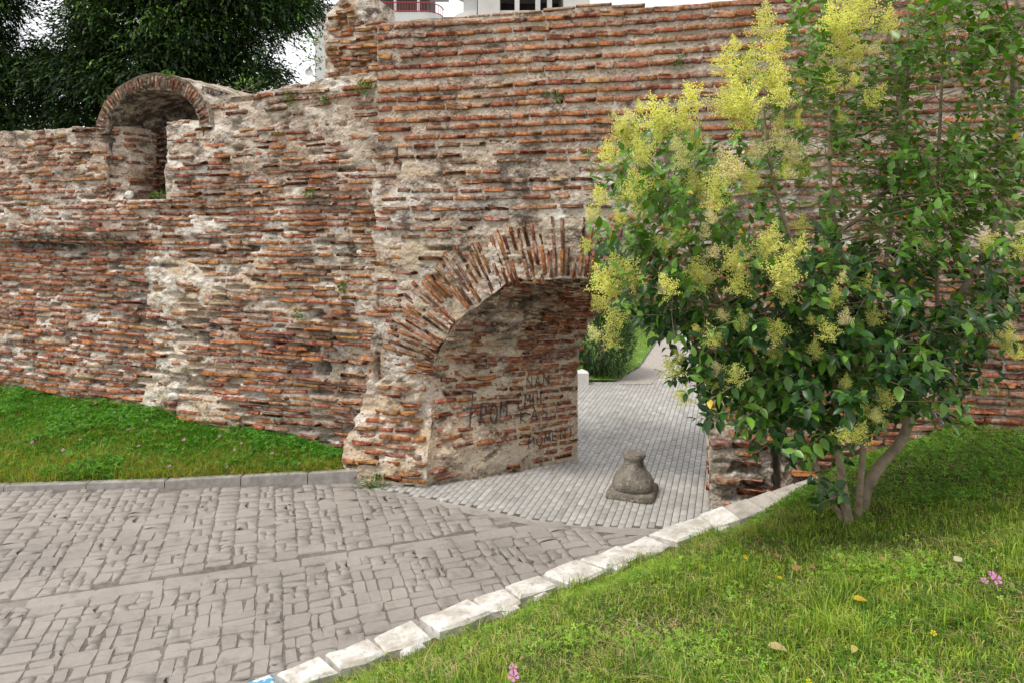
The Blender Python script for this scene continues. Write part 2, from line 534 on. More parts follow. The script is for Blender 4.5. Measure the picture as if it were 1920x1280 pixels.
LW = Frame((-1.85 - 0.03, 9.25 + 0.05), (0.928, -0.372))        # long wall on the left, a runs 0 .. -11
GW = Frame((-1.85, 9.2155), (1.0, -0.23))                       # wall with the gate arch
def lawn_wall_z(s):     # turf height against the long wall, s metres from the gate
    return np.interp(s, [-1, 0.0, 0.6, 1.5, 3, 5, 8, 14], [0.06, 0.06, 0.17, 0.32, 0.5, 0.6, 0.58, 0.6])

g = 900.0
ground = obj('ground', mesh_np('ground', np.array([(-g, -g, -0.06), (g, -g, -0.06), (g, g, -0.06), (-g, g, -0.06)]), np.array([[0, 1, 2, 3]])), M_EARTH)
struct(ground)

BX = np.array([-12, -2.15, -1.04, -0.377, 0.242, 0.684, 1.70, 2.2, 3.2]); BY = np.array([9.05, 9.03, 8.5, 8.17, 7.87, 7.73, 7.62, 7.6, 7.6])
def bound_y(x): return np.interp(x, BX, BY)

# --- stamped concrete path
xs = np.linspace(-12, 2.3, 60)
v = []; 
for x in xs:
    y0 = 0.2
    v.append((x, y0, 0.0)); v.append((x, bound_y(x), 0.0))
v = np.array(v); q = np.array([(2 * i, 2 * i + 2, 2 * i + 3, 2 * i + 1) for i in range(len(xs) - 1)])
path = obj('path', mesh_np('path', v - (0, 0, 0.006), q), M_GROOVE)
struct(path)
E1 = np.array((0.945, 0.327)); E2 = np.array((-0.327, 0.945)); B0 = np.array((-4.4, 5.96))
def stone_mesh(w, l, r):
    """a stamped cobble: rounded, slightly crooked outline with a soft shoulder"""
    cx, cy = w / 2, l / 2
    rad = min(w, l) * r.uniform(0.08, 0.30)
    pts = []
    for (sx, sy, a0) in ((1, 1, 0), (-1, 1, 90), (-1, -1, 180), (1, -1, 270)):
        rr = rad * r.uniform(0.4, 1.3); jx, jy = r.normal(0, 0.008, 2)
        for k in (0, 45, 90):
            a = math.radians(a0 + k)
            pts.append((sx * (cx - rr) + jx + math.cos(a) * rr, sy * (cy - rr) + jy + math.sin(a) * rr))
    pts = np.array(pts) + r.normal(0, 0.003, (12, 2))
    inn = pts * (1 - 0.007 / np.array((cx, cy)))
    tl = r.normal(0, 0.006, 2)
    zt = 0.004 + inn @ tl
    v = np.concatenate([np.c_[pts, np.full(12, -0.008)], np.c_[inn, zt]])
    q = [(i, (i + 1) % 12, 12 + (i + 1) % 12, 12 + i) for i in range(12)]
    return v, q
stones = []
rs = np.random.default_rng(3)
gap = 0.007
def add_zone(b_lo, b_hi, sign):
    a = -7.0
    while a < 9.5:
        w = rs.uniform(0.18, 0.27)
        b = b_lo + rs.uniform(0, 0.1)
        while b < b_hi:
            t = rs.random()
            l = rs.uniform(0.10, 0.23)
            if t < 0.42: parts = [(0, w, 0, l)]
            elif t < 0.72:
                s = rs.uniform(0.36, 0.64) * w; parts = [(0, s, 0, l), (s, w - s, 0, l)]
            elif t < 0.88:
                s = rs.uniform(0.4, 0.6) * w; m = rs.uniform(0.4, 0.6) * l; l = max(l, 0.19); m = l * 0.5
                parts = [(0, s, 0, l), (s, w - s, 0, m), (s, w - s, m, l - m)]
            else:
                l = rs.uniform(0.08, 0.12); parts = [(0, w, 0, l)]
            for (pa, pw, pb, pl) in parts:
                ca = a + pa + pw / 2; cb = b + pb + pl / 2
                c = B0 + E1 * ca + E2 * cb
                stones.append((c, pw - gap, pl - gap, 0.0))
            b += l
        a += w
add_zone(0.22, 4.4, 1)
add_zone(-5.0, -0.03, -1)
a = -7.0
while a < 9:
    l = rs.uniform(0.36, 0.6)
    stones.append((B0 + E1 * (a + l / 2) + E2 * 0.1, l - gap, 0.19, 1.0)); a += l
ok = []
for (c, w, l, bnd) in stones:
    if c[1] > bound_y(c[0]) - l * 0.5 - 0.01 or c[1] < 2.5: continue
    if kerb_d(c[0], c[1]) > -0.02 or c[0] < -9.5: continue
    if c[0] < -1.9 and c[1] > 8.78 + (c[0] + 6.46) * 0.058 - l * 0.4: continue
    px, py = PIX(np.array((c[0], c[1], 0)))
    if px < -150 or py > 1420: continue
    ok.append((c, w, l, bnd, px, py))
ang = math.atan2(E1[1], E1[0])
ok.sort(key=lambda s: -(s[1] * s[2] / s[0][1] ** 3) * (1 if (0 < s[4] < 1920 and s[5] < 1280) else 0.01))
vv, fq, ft, n = [], [], [], 0
for i, (c, w, l, bnd, px, py) in enumerate(ok):
    v, q = stone_mesh(w, l, rs)
    if i < 300:
        me = bpy.data.meshes.new('paving_stone')
        me.from_pydata(v.tolist(), [], q + [tuple(range(12, 24))])
        obj('paving_stone', me, M_STAMP, path, Matrix.Translation((c[0], c[1], 0)) @ Matrix.Rotation(ang, 4, 'Z'))
    else:
        cs, sn = math.cos(ang), math.sin(ang)
        w_ = np.stack([v[:, 0] * cs - v[:, 1] * sn + c[0], v[:, 0] * sn + v[:, 1] * cs + c[1], v[:, 2]], 1)
        cen = np.array([[w_[12:, 0].mean(), w_[12:, 1].mean(), w_[12:, 2].mean()]])
        vv.append(np.concatenate([w_, cen])); fq.append(np.array(q) + n)
        ft.append(np.array([(12 + k, 12 + (k + 1) % 12, 24) for k in range(12)]) + n); n += 25
if vv:
    o = obj('paving_stones', mesh_np('paving_stones', np.concatenate(vv), [np.concatenate(fq), np.concatenate(ft)]), M_STAMP, path, kind='stuff')

# cement border where the stamped concrete stops at the pavers
xb = np.linspace(-2.4, 2.1, 60); vb_ = []
for x in xb:
    y = float(bound_y(x)); vb_ += [(x, y - 0.15 - 0.03 * float(gn(x * 3, 0.5, 4)), -0.001), (x, y + 0.02, 0.002)]
struct(obj('path_border', mesh_np('path_border', np.array(vb_), np.array([(2 * i, 2 * i + 2, 2 * i + 3, 2 * i + 1) for i in range(59)])), M_STAMP))

# --- grey pavers in the passage and on the square behind
PV = np.array((0.300, 0.954)); PU = np.array((0.954, -0.300)); PO = np.array((1.2, 8.2))
def bed_outline():
    pts = [(x, bound_y(x) + 0.002) for x in np.linspace(-2.3, 3.6, 30)]
    return pts + [(3.6, 9.0), (12, 12), (12, 60), (-10, 60), (-10, 11.2), (-2.3, 10.0)]
me = bpy.data.meshes.new('pavement'); bo = bed_outline()
me.from_pydata([(x, y, -0.010) for x, y in bo], [], [tuple(range(len(bo)))])
pavement = struct(obj('pavement', me, M_JOINT))
PW, PL = 0.080, 0.150
def paver_geo():
    w, l, e = PW - 0.006, PL - 0.006, 0.006
    o_ = [(-w / 2, -l / 2), (w / 2, -l / 2), (w / 2, l / 2), (-w / 2, l / 2)]
    i_ = [(x * (1 - 2 * e / w), y * (1 - 2 * e / l)) for x, y in o_]
    v = [(x, y, -0.012) for x, y in o_] + [(x, y, -0.001) for x, y in o_] + [(x, y, 0.004) for x, y in i_]
    f = [(k, (k + 1) % 4, 4 + (k + 1) % 4, 4 + k) for k in range(4)] + [(4 + k, 4 + (k + 1) % 4, 8 + (k + 1) % 4, 8 + k) for k in range(4)] + [(8, 9, 10, 11)]
    return np.array(v), np.array(f)
pvv, pvf = paver_geo()
PMESH = mesh_np('paver', pvv, pvf)
pav = []
for iu in range(-70, 70):
    for iv in range(-10, 95):
        c = PO + PU * (iu * PW) + PV * ((iv + (0.5 if iu % 2 else 0) + rs.normal(0, 0.02)) * PL)
        if c[1] < bound_y(c[0]) + 0.05 or c[1] > 19.5: continue
        px, py = PIX(np.array((c[0], c[1], 0)))
        if px < 700 or px > 1700: continue
        if c[1] < 9.4 and (c[0] < -1.9 or c[0] > 2.9): continue
        if c[1] > 10.2 and c[0] < 0.3: continue
        gray = float(np.clip(rs.normal(0.39, 0.04), 0.26, 0.52))
        tint = rs.normal(0, 0.008)
        pav.append((c, (gray * (1.03 + tint), gray * 1.0, gray * (0.945 - tint)), px, py))
pav.sort(key=lambda p: p[0][1] + (0 if 830 < p[2] < 1340 else 50))
pang = math.atan2(PU[1], PU[0])
vv, ff, cc = [], [], []
for i, (c, g_, px, py) in enumerate(pav):
    a = pang + rs.normal(0, 0.006); zz = rs.normal(0, 0.0012)
    if i < 300:
        M = Matrix.Translation((c[0], c[1], zz)) @ Matrix.Rotation(a, 4, 'Z')
        obj('paver', PMESH, M_PAVER_O, pavement, M, color=g_)
    else:
        cs, sn = math.cos(a), math.sin(a)
        w_ = np.stack([pvv[:, 0] * cs - pvv[:, 1] * sn + c[0], pvv[:, 0] * sn + pvv[:, 1] * cs + c[1], pvv[:, 2] + zz], 1)
        vv.append(w_); ff.append(pvf + 12 * len(ff)); cc.append(np.tile(g_, (12, 1)))
obj('pavers', mesh_np('pavers', np.concatenate(vv), np.concatenate(ff), np.concatenate(cc)), M_PAVER_A, pavement, kind='stuff')
# far square beyond the modelled pavers
far_m = mat_plain('far_paving', (0.42, 0.41, 0.39), 0.85, 0.12, 7)
far_sq = struct(obj('far_pavement', mesh_np('far_pavement', np.array([(-4, 19.4, -0.002), (30, 19.4, -0.002), (30, 60, -0.002), (-4, 60, -0.002)]), np.array([[0, 1, 2, 3]])), far_m))

# ------------------------------------------------------------------ lawns
def lawn_right():
    xs = np.arange(-3.2, 11.0, 0.1); ys = np.arange(-1.5, 8.8, 0.1)
    X, Y = np.meshgrid(xs, ys)
    d = kerb_d(X, Y)
    # clamp to the inner edge of the edging and to the wall face
    dd = np.maximum(d, 0.25) - d
    X2 = X + KN[0] * dd; Y2 = Y + KN[1] * dd
    wy = 9.2155 - 0.23 * (X2 + 1.85) + 0.25
    over = Y2 > wy
    Y2 = np.minimum(Y2, wy)
    Z = lawn_z(X2, Y2)
    gone = (d < 0.1) | over
    idx = np.arange(X.size).reshape(X.shape)
    q = np.stack([idx[:-1, :-1], idx[:-1, 1:], idx[1:, 1:], idx[1:, :-1]], -1).reshape(-1, 4)
    q = q[~gone.ravel()[q].all(1)]
    return mesh_np('lawn', np.stack([X2, Y2, Z], -1).reshape(-1, 3), q, smooth=True)
lawn_r = struct(obj('lawn', lawn_right(), M_SOIL))

K0 = np.array((-6.46, 8.755)); K1 = np.array((-1.96, 9.03))
def kerb_line_y(x): return K0[1] + (x - K0[0]) * (K1[1] - K0[1]) / (K1[0] - K0[0])
def kerb_top(x): return np.interp(x, [-12, -6.46, -4.5, -1.96], [0.05, 0.065, 0.085, 0.165])
def lawn_left_pt(u, v):           # u: 0..1 along x, v: 0 kerb .. 1 wall
    x = -12.5 + u * 10.75
    yk = kerb_line_y(x) + 0.10
    s = (-1.88 - x) / 0.928
    yw = 9.37 + 0.4 * np.maximum(s, -0.2) + 0.25
    y = yk + v * (yw - yk)
    zk = kerb_top(x) - 0.02
    z = zk + (lawn_wall_z(s) - zk) * (v ** 0.85) + 0.03 * fbm(x * 1.1, y * 1.1, 12, 3) * np.minimum(1, 6 * v)
    return x, y, z
U, V = np.meshgrid(np.linspace(0, 1, 110), np.linspace(0, 1, 40))
X, Y, Z = lawn_left_pt(U, V)
idx = np.arange(U.size).reshape(U.shape)
q = np.stack([idx[:-1, :-1], idx[:-1, 1:], idx[1:, 1:], idx[1:, :-1]], -1).reshape(-1, 4)
lawn_l = struct(obj('lawn', mesh_np('lawn', np.stack([X, Y, Z], -1).reshape(-1, 3), q, smooth=True), M_SOIL))

# ------------------------------------------------------------------ kerbs
def slab_poly(name, poly, z_top, z_bot, m, parent, rough=0.006, bev=0.02):
    """a stone from a plan outline (counter-clockwise) with a bevelled, uneven top; z_top per corner"""
    poly = np.array(poly, float); k = len(poly)
    cen = poly.mean(0)
    d = poly - cen; L = np.linalg.norm(d, axis=1, keepdims=True)
    inn = cen + d * (1 - bev / L)
    zt = np.broadcast_to(np.asarray(z_top, float), (k,))
    v = np.concatenate([np.c_[poly, np.full(k, z_bot)], np.c_[poly, zt - bev * 0.8], np.c_[inn, zt + RNG.normal(0, rough, k)], [[cen[0], cen[1], zt.mean() + RNG.normal(0.004, rough)]]])
    f = [(i, (i + 1) % k, k + (i + 1) % k, k + i) for i in range(k)] + [(k + i, k + (i + 1) % k, 2 * k + (i + 1) % k, 2 * k + i) for i in range(k)]
    f += [(2 * k + i, 2 * k + (i + 1) % k, 3 * k) for i in range(k)]
    me = bpy.data.meshes.new(name); me.from_pydata(v.tolist(), [], f)
    return obj(name, me, m, parent)

kerb = bpy.data.objects.new('kerb', None); col.objects.link(kerb); kerb.location = (-4.2, 8.9, 0); struct(kerb)
x = -11.4
xe = [-11.4, -10.4, -9.4, -8.4, -7.4, -6.42, -5.42, -4.45, -3.5, -2.65, -1.96]
for a, b in zip(xe[:-1], xe[1:]):
    y0, y1 = kerb_line_y(a), kerb_line_y(b)
    slab_poly('kerb_stone', [(a + 0.006, y0), (b - 0.006, y1), (b - 0.006, y1 + 0.13), (a + 0.006, y0 + 0.13)],
              [kerb_top(a), kerb_top(b), kerb_top(b), kerb_top(a)], -0.05, M_KERB, kerb, 0.002, 0.012)

edging = bpy.data.objects.new('stone_edging', None); col.objects.link(edging); edging.location = (KB0[0], KB0[1], 0); struct(edging)
def KP(s, d): p = KB0 + KD * s + KN * d; return (p[0], p[1])
s = -1.6; re_ = np.random.default_rng(11); si = 0
while s < 4.55:
    L = re_.uniform(0.34, 0.60); w = re_.uniform(0.29, 0.36); j = lambda: re_.normal(0, 0.02)
    sl = re_.uniform(-0.07, 0.07)
    poly = [KP(s + 0.02 + j() * 0.3, 0.0 + j()), KP(s + 0.02 + sl, w + j()), KP(s + L * 0.5, w + 0.02 + j()), KP(s + L - 0.02 + sl * 0.6, w + j()), KP(s + L - 0.02 + j() * 0.3, 0.0 + j()), KP(s + L * 0.45, -0.015 + j() * 0.5)]
    poly = poly[::-1] if False else poly
    zt = re_.uniform(0.105, 0.135)
    blue = -0.45 < s + L * 0.5 < 0.02
    slab_poly('edging_stone', poly[::-1], [zt - 0.01, zt, zt + 0.03, zt + 0.035, zt + 0.03, zt][:6], -0.08, M_WHITEBLUE if blue else M_WHITE, edging, 0.009, 0.026)
    if re_.random() < 0.5:                       # small filler behind
        ww = re_.uniform(0.12, 0.2)
        slab_poly('edging_stone', [KP(s + L * 0.2 + ww, w + 0.035), KP(s + L * 0.2 + ww, w + 0.10), KP(s + L * 0.2, w + 0.11), KP(s + L * 0.2, w + 0.035)][::-1] if False else
                  [KP(s + L * 0.2, w + 0.035), KP(s + L * 0.2, w + 0.11), KP(s + L * 0.2 + ww, w + 0.10), KP(s + L * 0.2 + ww, w + 0.035)][::-1], zt + 0.03, -0.05, M_WHITE, edging, 0.006, 0.02)
    s += L; si += 1
# coping that climbs along the right pier towards the wall
coping = bpy.data.objects.new('coping', None); col.objects.link(coping); coping.location = (2.5, 7.9, 0.2); struct(coping)
c0 = np.array((2.07, 7.66, 0.16)); c1 = np.array((3.42, 7.78, 0.53)); cw = np.array((0.10, -0.30, 0.0))
nst = 5
for i in range(nst):
    p = c0 + (c1 - c0) * (i / nst + 0.004); r_ = c0 + (c1 - c0) * ((i + 1) / nst - 0.004)
    slab_poly('coping_stone', [tuple((p + cw)[:2]), tuple((r_ + cw)[:2]), tuple(r_[:2]), tuple(p[:2])], [p[2], r_[2], r_[2] + 0.01, p[2] + 0.01], -0.05, M_COPING if i else M_WHITE, coping, 0.006, 0.02)

# ------------------------------------------------------------------ the long wall on the left
L_HOLES = [(590, 590, 26, 20, 0.32), (600, 692, 26, 26, 0.35), (370, 715, 40, 22, 0.22), (522, 642, 24, 14, 0.22), (365, 604, 18, 9, 0.18), (575, 655, 40, 14, 0.16),
           (388, 640, 26, 14, 0.16), (470, 466, 30, 12, 0.14), (400, 452, 26, 10, 0.13), (125, 640, 14, 12, 0.2), (60, 462, 90, 16, 0.14), (125, 468, 60, 20, 0.16), (250, 580, 20, 16, 0.2),
           (175, 545, 14, 14, 0.12), (625, 405, 10, 8, 0.15), (440, 605, 18, 10, 0.14), (660, 470, 10, 30, 0.12), (255, 655, 16, 12, 0.15), (600, 285, 50, 10, 0.1), (420, 298, 26, 10, 0.12), (35, 620, 18, 10, 0.15)]
L_LIME = [(385, 330, 22, 45, 0.7), (375, 425, 50, 26, 0.8), (290, 540, 40, 70, 0.75), (395, 500, 60, 40, 0.5), (500, 600, 80, 40, 0.35), (520, 740, 60, 50, 0.5), (335, 240, 60, 14, 0.8), (625, 160, 24, 16, 1.0),
          (340, 310, 70, 20, 0.6), (100, 400, 120, 18, 0.45), (310, 690, 40, 50, 0.45), (560, 480, 90, 30, 0.45), (470, 430, 80, 60, 0.5), (30, 490, 60, 14, 0.6), (430, 240, 60, 20, 0.5)]
L_DARK = [(110, 455, 150, 22, 0.9), (215, 545, 60, 45, 0.55), (230, 610, 60, 40, 0.5), (560, 640, 90, 30, 0.55), (600, 700, 60, 40, 0.5), (470, 390, 60, 16, 0.4), (100, 330, 60, 26, 0.35), (640, 850, 60, 60, 0.6), (500, 330, 90, 14, 0.35), (270, 500, 16, 60, 0.6)]
L_WARM = [(350, 530, 75, 75, 0.9), (470, 500, 90, 60, 0.5), (320, 700, 60, 60, 0.8), (410, 780, 60, 40, 0.8)]
L_PLASTER = [(340, 535, 80, 70, 1.0), (505, 215, 70, 40, 0.8), (370, 425, 60, 26, 0.7), (330, 700, 60, 55, 0.9), (420, 770, 60, 40, 0.7), (300, 640, 60, 40, 0.4), (220, 300, 60, 60, 0.6), (340, 250, 70, 20, 0.8), (180, 600, 40, 30, 0.4)]

a310, _ = LW.px(312, 300); a225, _ = LW.px(222, 300); a380, _ = LW.px(381, 210)
_, z370 = LW.px(270, 374)
NICHE_Z = z370
def lw_top(a):
    t = np.interp(-np.asarray(a), [-0.3, 0.0, 0.7, 1.6, 2.3, -a380 - 0.01, -a380, -a310, -a225, 5.2, 7.6, 12], [5.42, 5.40, 5.38, 5.30, 5.24, 5.22, 4.95, 4.95, 4.97, 4.96, 5.0, 5.0])
    return t + 0.035 * fbm(np.asarray(a) * 2.2, 3.1, 21, 3)
def lw_clamp(A, Z):
    top = lw_top(A); gone = Z > top + 1e-6; Z = np.minimum(Z, top)
    ins = (A > a225) & (A < a310) & (Z > NICHE_Z)
    ed = 0.03 * fbm(Z * 4, 0.3, 5, 3)
    dl, dr, db = A - a225, a310 - A, Z - NICHE_Z
    m = np.minimum(np.minimum(dl, dr), db)
    A = np.where(ins & (m == dl), a225 + ed, np.where(ins & (m == dr), a310 + ed, A))
    Z = np.where(ins & (m == db), NICHE_Z + ed * 0.5, Z)
    return A, Z, gone | ins
def lw_cover(A, Z):
    c = 0.26 + 0.55 * fbm(A * 0.75, Z * 1.0, 41, 4)
    c = c + 0.30 * sstep(3.5, 4.4, Z)
    c = np.maximum(c, blobs(A, Z, LW, L_PLASTER, 6) * 1.1)
    return np.clip(c, 0, 1)
def lw_big(A, Z):
    o = 0.07 * fbm(A * 0.6, Z * 0.9, 51, 3)
    rec = sstep(4.15, 4.3, -A + 0.08 * fbm(Z * 3, 0.7, 3, 3))            # left of the vertical break
    o = o - 0.17 * rec * (1 - sstep(3.02, 3.16, Z + 0.05 * fbm(A * 2, 2.2, 9, 3))) * sstep(1.0, 2.4, Z)
    o = o + 0.10 * sstep(1.6, 0.3, Z) * sstep(1.0, 3.0, -A)               # foot stands proud
    o = o - 0.10 * sstep(2.4, 1.3, Z) * sstep(1.7, 0.8, -A)               # eaten away beside the gate
    rnd = np.exp(-np.abs(A - a225) / 0.22) * 0.22 * sstep(NICHE_Z - 0.15, NICHE_Z + 0.3, Z) * (A < a225 + 0.1)
    return o - rnd
def lw_off(A, Z):
    o = lw_big(A, Z)
    o = o + 0.026 * fbm(A * 2.3, Z * 5.0, 52, 4) + 0.018 * fbm(A * 7, Z * 13, 53, 4)
    o = o - 0.075 * sstep(0.32, 0.75, fbm(A * 3.2, Z * 6.5, 54, 4))        # pitted sockets
    o = o + 0.052 * (lw_cover(A, Z) - 0.55)
    return o + holes_off(A, Z, LW, L_HOLES)

def wall_colors(A, Z, fr, lime, dark, warm, seed):
    al = (0.95 - 0.35 * sstep(3.4, 4.2, Z)) if fr is LW else (0.75 - 0.55 * sstep(4.1, 4.6, Z))
    return np.stack([blobs(A, Z, fr, lime, seed), blobs(A, Z, fr, dark, seed + 1), blobs(A, Z, fr, warm, seed + 2), al], -1)

def cut_sockets(A, Z, lst):
    r = np.zeros(A.shape)
    a_ax, z_ax = A[0], Z[:, 0]
    for (a, z, L, h, dep) in lst:
        i0, i1 = np.searchsorted(a_ax, (a - L * 0.62, a + L * 0.62)); j0, j1 = np.searchsorted(z_ax, (z - h, z + h))
        if i1 <= i0 or j1 <= j0: continue
        sa, sz = A[j0:j1, i0:i1], Z[j0:j1, i0:i1]
        d = np.maximum(np.abs(sa - a) / (L / 2), np.abs(sz - z) / (h / 2)) + 0.25 * fbm(sa * 9, sz * 14, 19, 2)
        r[j0:j1, i0:i1] = np.minimum(r[j0:j1, i0:i1], -dep * (1 - sstep(0.7, 1.1, d)))
    return r
def make_core(name, fr, a0, a1, z0, z1, res, clampf, offf, colf, back, parent, deform=None, sockets=()):
    A, Z = np.meshgrid(np.arange(a0, a1 + res / 2, res), np.arange(z0, z1 + res / 2, res * 0.82))
    A2, Z2, gone = clampf(A.copy(), Z.copy())
    p = fr.pt(A2, Z2, offf(A2, Z2) + cut_sockets(A, Z, sockets))
    if deform: p = deform(p)
    v, q, c = grid_sheet(name, A, Z, gone, p, -fr.n * back, colf(A2, Z2))
    v = v - np.array(parent.location)
    me = mesh_np(name, v, q, c)
    me.materials.append(M_MORTAR)
    o = bpy.data.objects.new(name, me); col.objects.link(o); o.parent = parent
    return o

long_wall = thing('ruined_wall', (-5.0, 10.6, 0.3), 'long weathered brick wall left of the gate arch, vaulted niche on top', 'wall')

def lay_rows(fr, a0, a1, rows, prob, offf, params, inside, sockets=None, sock_p=None):
    out = []
    for zi, z in enumerate(rows):
        a = a0 + random.uniform(0, 0.3)
        ph = random.uniform(0, 50)
        while a < a1:
            pr = params(a, z)
            L = random.uniform(*pr['L']); gp = random.uniform(*pr['gap'])
            ac = a + L / 2
            warp = pr['warp'] * float(gn(ac * 0.55 + ph * 0, zi * 0.13 + 5.5, 91)) + random.gauss(0, pr['jit'])
            zc = z + warp
            a += L + gp
            if not inside(ac, zc, L): continue
            if sockets is not None and random.random() < sock_p(ac, zc):
                sockets.append((ac, zc, L, random.uniform(0.05, 0.075), random.uniform(0.05, 0.17))); continue
            if random.random() > prob(ac, zc): continue
            aa = np.array((ac - L * 0.35, ac, ac + L * 0.35))
            o = offf(aa, np.full(3, zc))
            slope = (o[2] - o[0]) / (L * 0.7)
            th = random.gauss(0, pr['rot'])
            x = fr.T + fr.n * np.clip(slope, -0.6, 0.6); x = x / np.linalg.norm(x)
            x = x * math.cos(th) + np.array((0, 0, 1)) * math.sin(th)
            n_ = np.cross(np.array((0, 0, 1.0)), x); n_ = -n_ if np.dot(n_, fr.n) < 0 else n_
            n_ /= np.linalg.norm(n_)
            zz = np.cross(x, n_); zz = zz if zz[2] > 0 else -zz
            c = fr.pt(ac, zc, float(o.mean()) + pr['proud']())
            out.append((c, x, n_, zz, L, random.uniform(*pr['h']), pr['col']()))
    return out

lime_f = lambda a, z: float(blobs(np.array([a]), np.array([z]), LW, L_LIME, 60)[0])
def lw_inside(a, z, L):
    if z > lw_top(a) - 0.03 or z < 0.05: return False
    if a225 - L * 0.45 < a < a310 + L * 0.5 and z > NICHE_Z - 0.02: return False
    h = holes_off(np.array([a]), np.array([z]), LW, L_HOLES)[0]
    return h > -0.03
W_LOW = {'red': 4, 'deep': 1.6, 'orange': 3.2, 'brown': 2, 'ochre': 1.4, 'pink': 1.6, 'pale': 0.8}
W_MID = {'orange': 3, 'red': 2, 'ochre': 3, 'brown': 1.5, 'pink': 1.5, 'pale': 0.8}
W_UP = {'red': 2.5, 'orange': 2, 'brown': 2.5, 'pink': 1.5, 'ochre': 1.2, 'deep': 1}
def lw_params(a, z):
    low = z < 2.0
    w = W_LOW if (z < 1.9 or a < -4.2) else (W_MID if z < 3.4 else W_UP)
    return dict(L=(0.18, 0.46), gap=(0.008, 0.03), warp=0.04, jit=0.004, rot=0.012, h=(0.038, 0.054),
                proud=lambda: random.gauss(0.026 if low else 0.016, 0.016), col=lambda: pick(w))
def lw_prob(a, z):
    cv = float(lw_cover(np.array([a]), np.array([z]))[0])
    return 0.99 - 0.55 * cv ** 2 - (0.10 if z > 4.2 else 0)
rows = np.arange(0.1, 5.4, 0.091)
rows = rows + np.array([random.gauss(0, 0.006) for _ in rows])
lw_sock = []
lw_bricks = lay_rows(LW, -10.8, 0.1, rows, lw_prob, lambda A, Z: lw_big(A, Z), lw_params, lw_inside, lw_sock, lambda a, z: 0.12 if z < 2.3 else (0.06 if z < 3.6 else 0.025))
make_core('mortar_core', LW, -11.2, 0.35, 0.0, 5.5, 0.026, lw_clamp, lw_off, lambda A, Z: wall_colors(A, Z, LW, L_LIME, L_DARK, L_WARM, 60), 0.5, long_wall, None, lw_sock)
z = NICHE_Z + 0.06
while z < 4.9:                                           # courses turning into the niche on its left reveal
    o_ = -0.24 + random.uniform(0, 0.08)
    while o_ > -0.70:
        L = random.uniform(0.13, 0.26)
        if random.random() < 0.8:
            ed = 0.03 * float(fbm(np.array([z * 4]), np.array([0.3]), 5, 3)[0])
            lw_bricks.append((LW.pt(a225 + ed + random.gauss(0.012, 0.008), z, o_ - L / 2), -LW.n, LW.T, np.array((0, 0, 1.0)), L, random.uniform(0.036, 0.05), pick({'brown': 4, 'deep': 2, 'red': 2, 'pink': 1})))
        o_ -= L + 0.02
    z += 0.093
place_bricks(long_wall, lw_bricks, 300)

# ------------------------------------------------------------------ the gate wall with its arch
BL, BR, SPR, RISE, RING = 0.85, 4.30, 1.30, 1.38, 0.80
CA, HW = (BL + BR) / 2, (BR - BL) / 2
G_HOLES = [(740, 284, 9, 12, 0.2), (748, 312, 6, 18, 0.1), (1395, 870, 60, 20, 0.14), (1455, 880, 18, 120, 0.3), (1370, 925, 30, 10, 0.1), (1420, 905, 40, 12, 0.12),
           (835, 755, 14, 10, 0.1), (705, 690, 10, 60, 0.14), (712, 560, 10, 40, 0.1), (780, 905, 20, 12, 0.12), (735, 905, 18, 10, 0.12), (715, 855, 12, 10, 0.12), (1640, 520, 40, 20, 0.1)]
G_LIME = [(730, 400, 80, 60, 0.6), (860, 380, 120, 40, 0.6), (1075, 400, 60, 30, 0.4), (760, 560, 20, 40, 0.4), (1380, 320, 60, 60, 0.5), (1800, 620, 120, 120, 0.55), (740, 690, 24, 40, 0.5), (690, 350, 20, 60, 0.5)]
G_DARK = [(962, 330, 34, 60, 0.75), (985, 400, 26, 30, 0.6), (1010, 300, 60, 26, 0.45), (900, 405, 50, 20, 0.4), (1500, 380, 60, 50, 0.5), (780, 915, 60, 14, 0.7), (705, 640, 16, 80, 0.5), (900, 470, 30, 20, 0.3), (1400, 880, 90, 90, 0.55)]
G_WARM = [(750, 480, 70, 50, 0.7), (830, 325, 90, 34, 0.5), (1000, 470, 200, 90, 0.35), (800, 600, 80, 120, 0.5), (750, 830, 110, 90, 0.9), (740, 720, 60, 60, 0.4)]
G_PLASTER = [(820, 325, 95, 30, 1.0), (760, 490, 50, 36, 1.0), (900, 300, 60, 20, 0.7), (1080, 330, 60, 26, 0.5), (1000, 420, 60, 20, 0.6), (740, 880, 70, 30, 0.7)]
G_ROWS = [5.955, 5.83, 5.705, 5.58, 5.43, 5.30, 5.13, 5.01, 4.89, 4.73, 4.62, 4.50, 4.40, 4.26, 4.16, 4.03, 3.91, 3.80, 3.70, 3.57, 3.43, 3.32, 3.21, 3.07, 2.94, 2.84]
G_ROWS += list(np.arange(2.735, 0.0, -0.102))
def ell(a, z, g=0.0):          # <1 inside the arch opening grown by g
    a = np.asarray(a, float); z = np.asarray(z, float)
    up = ((a - CA) / (HW + g)) ** 2 + (np.maximum(z - SPR, 0) / (RISE + g)) ** 2
    return up
def gw_top(a):
    t = np.interp(a, [-1, 0.1, 2.4, 2.55, 3.3, 3.4, 6, 12], [6.00, 6.00, 6.03, 6.06, 6.05, 5.99, 6.01, 6.02])
    return t + 0.012 * fbm(np.asarray(a) * 3, 1.1, 23, 3)
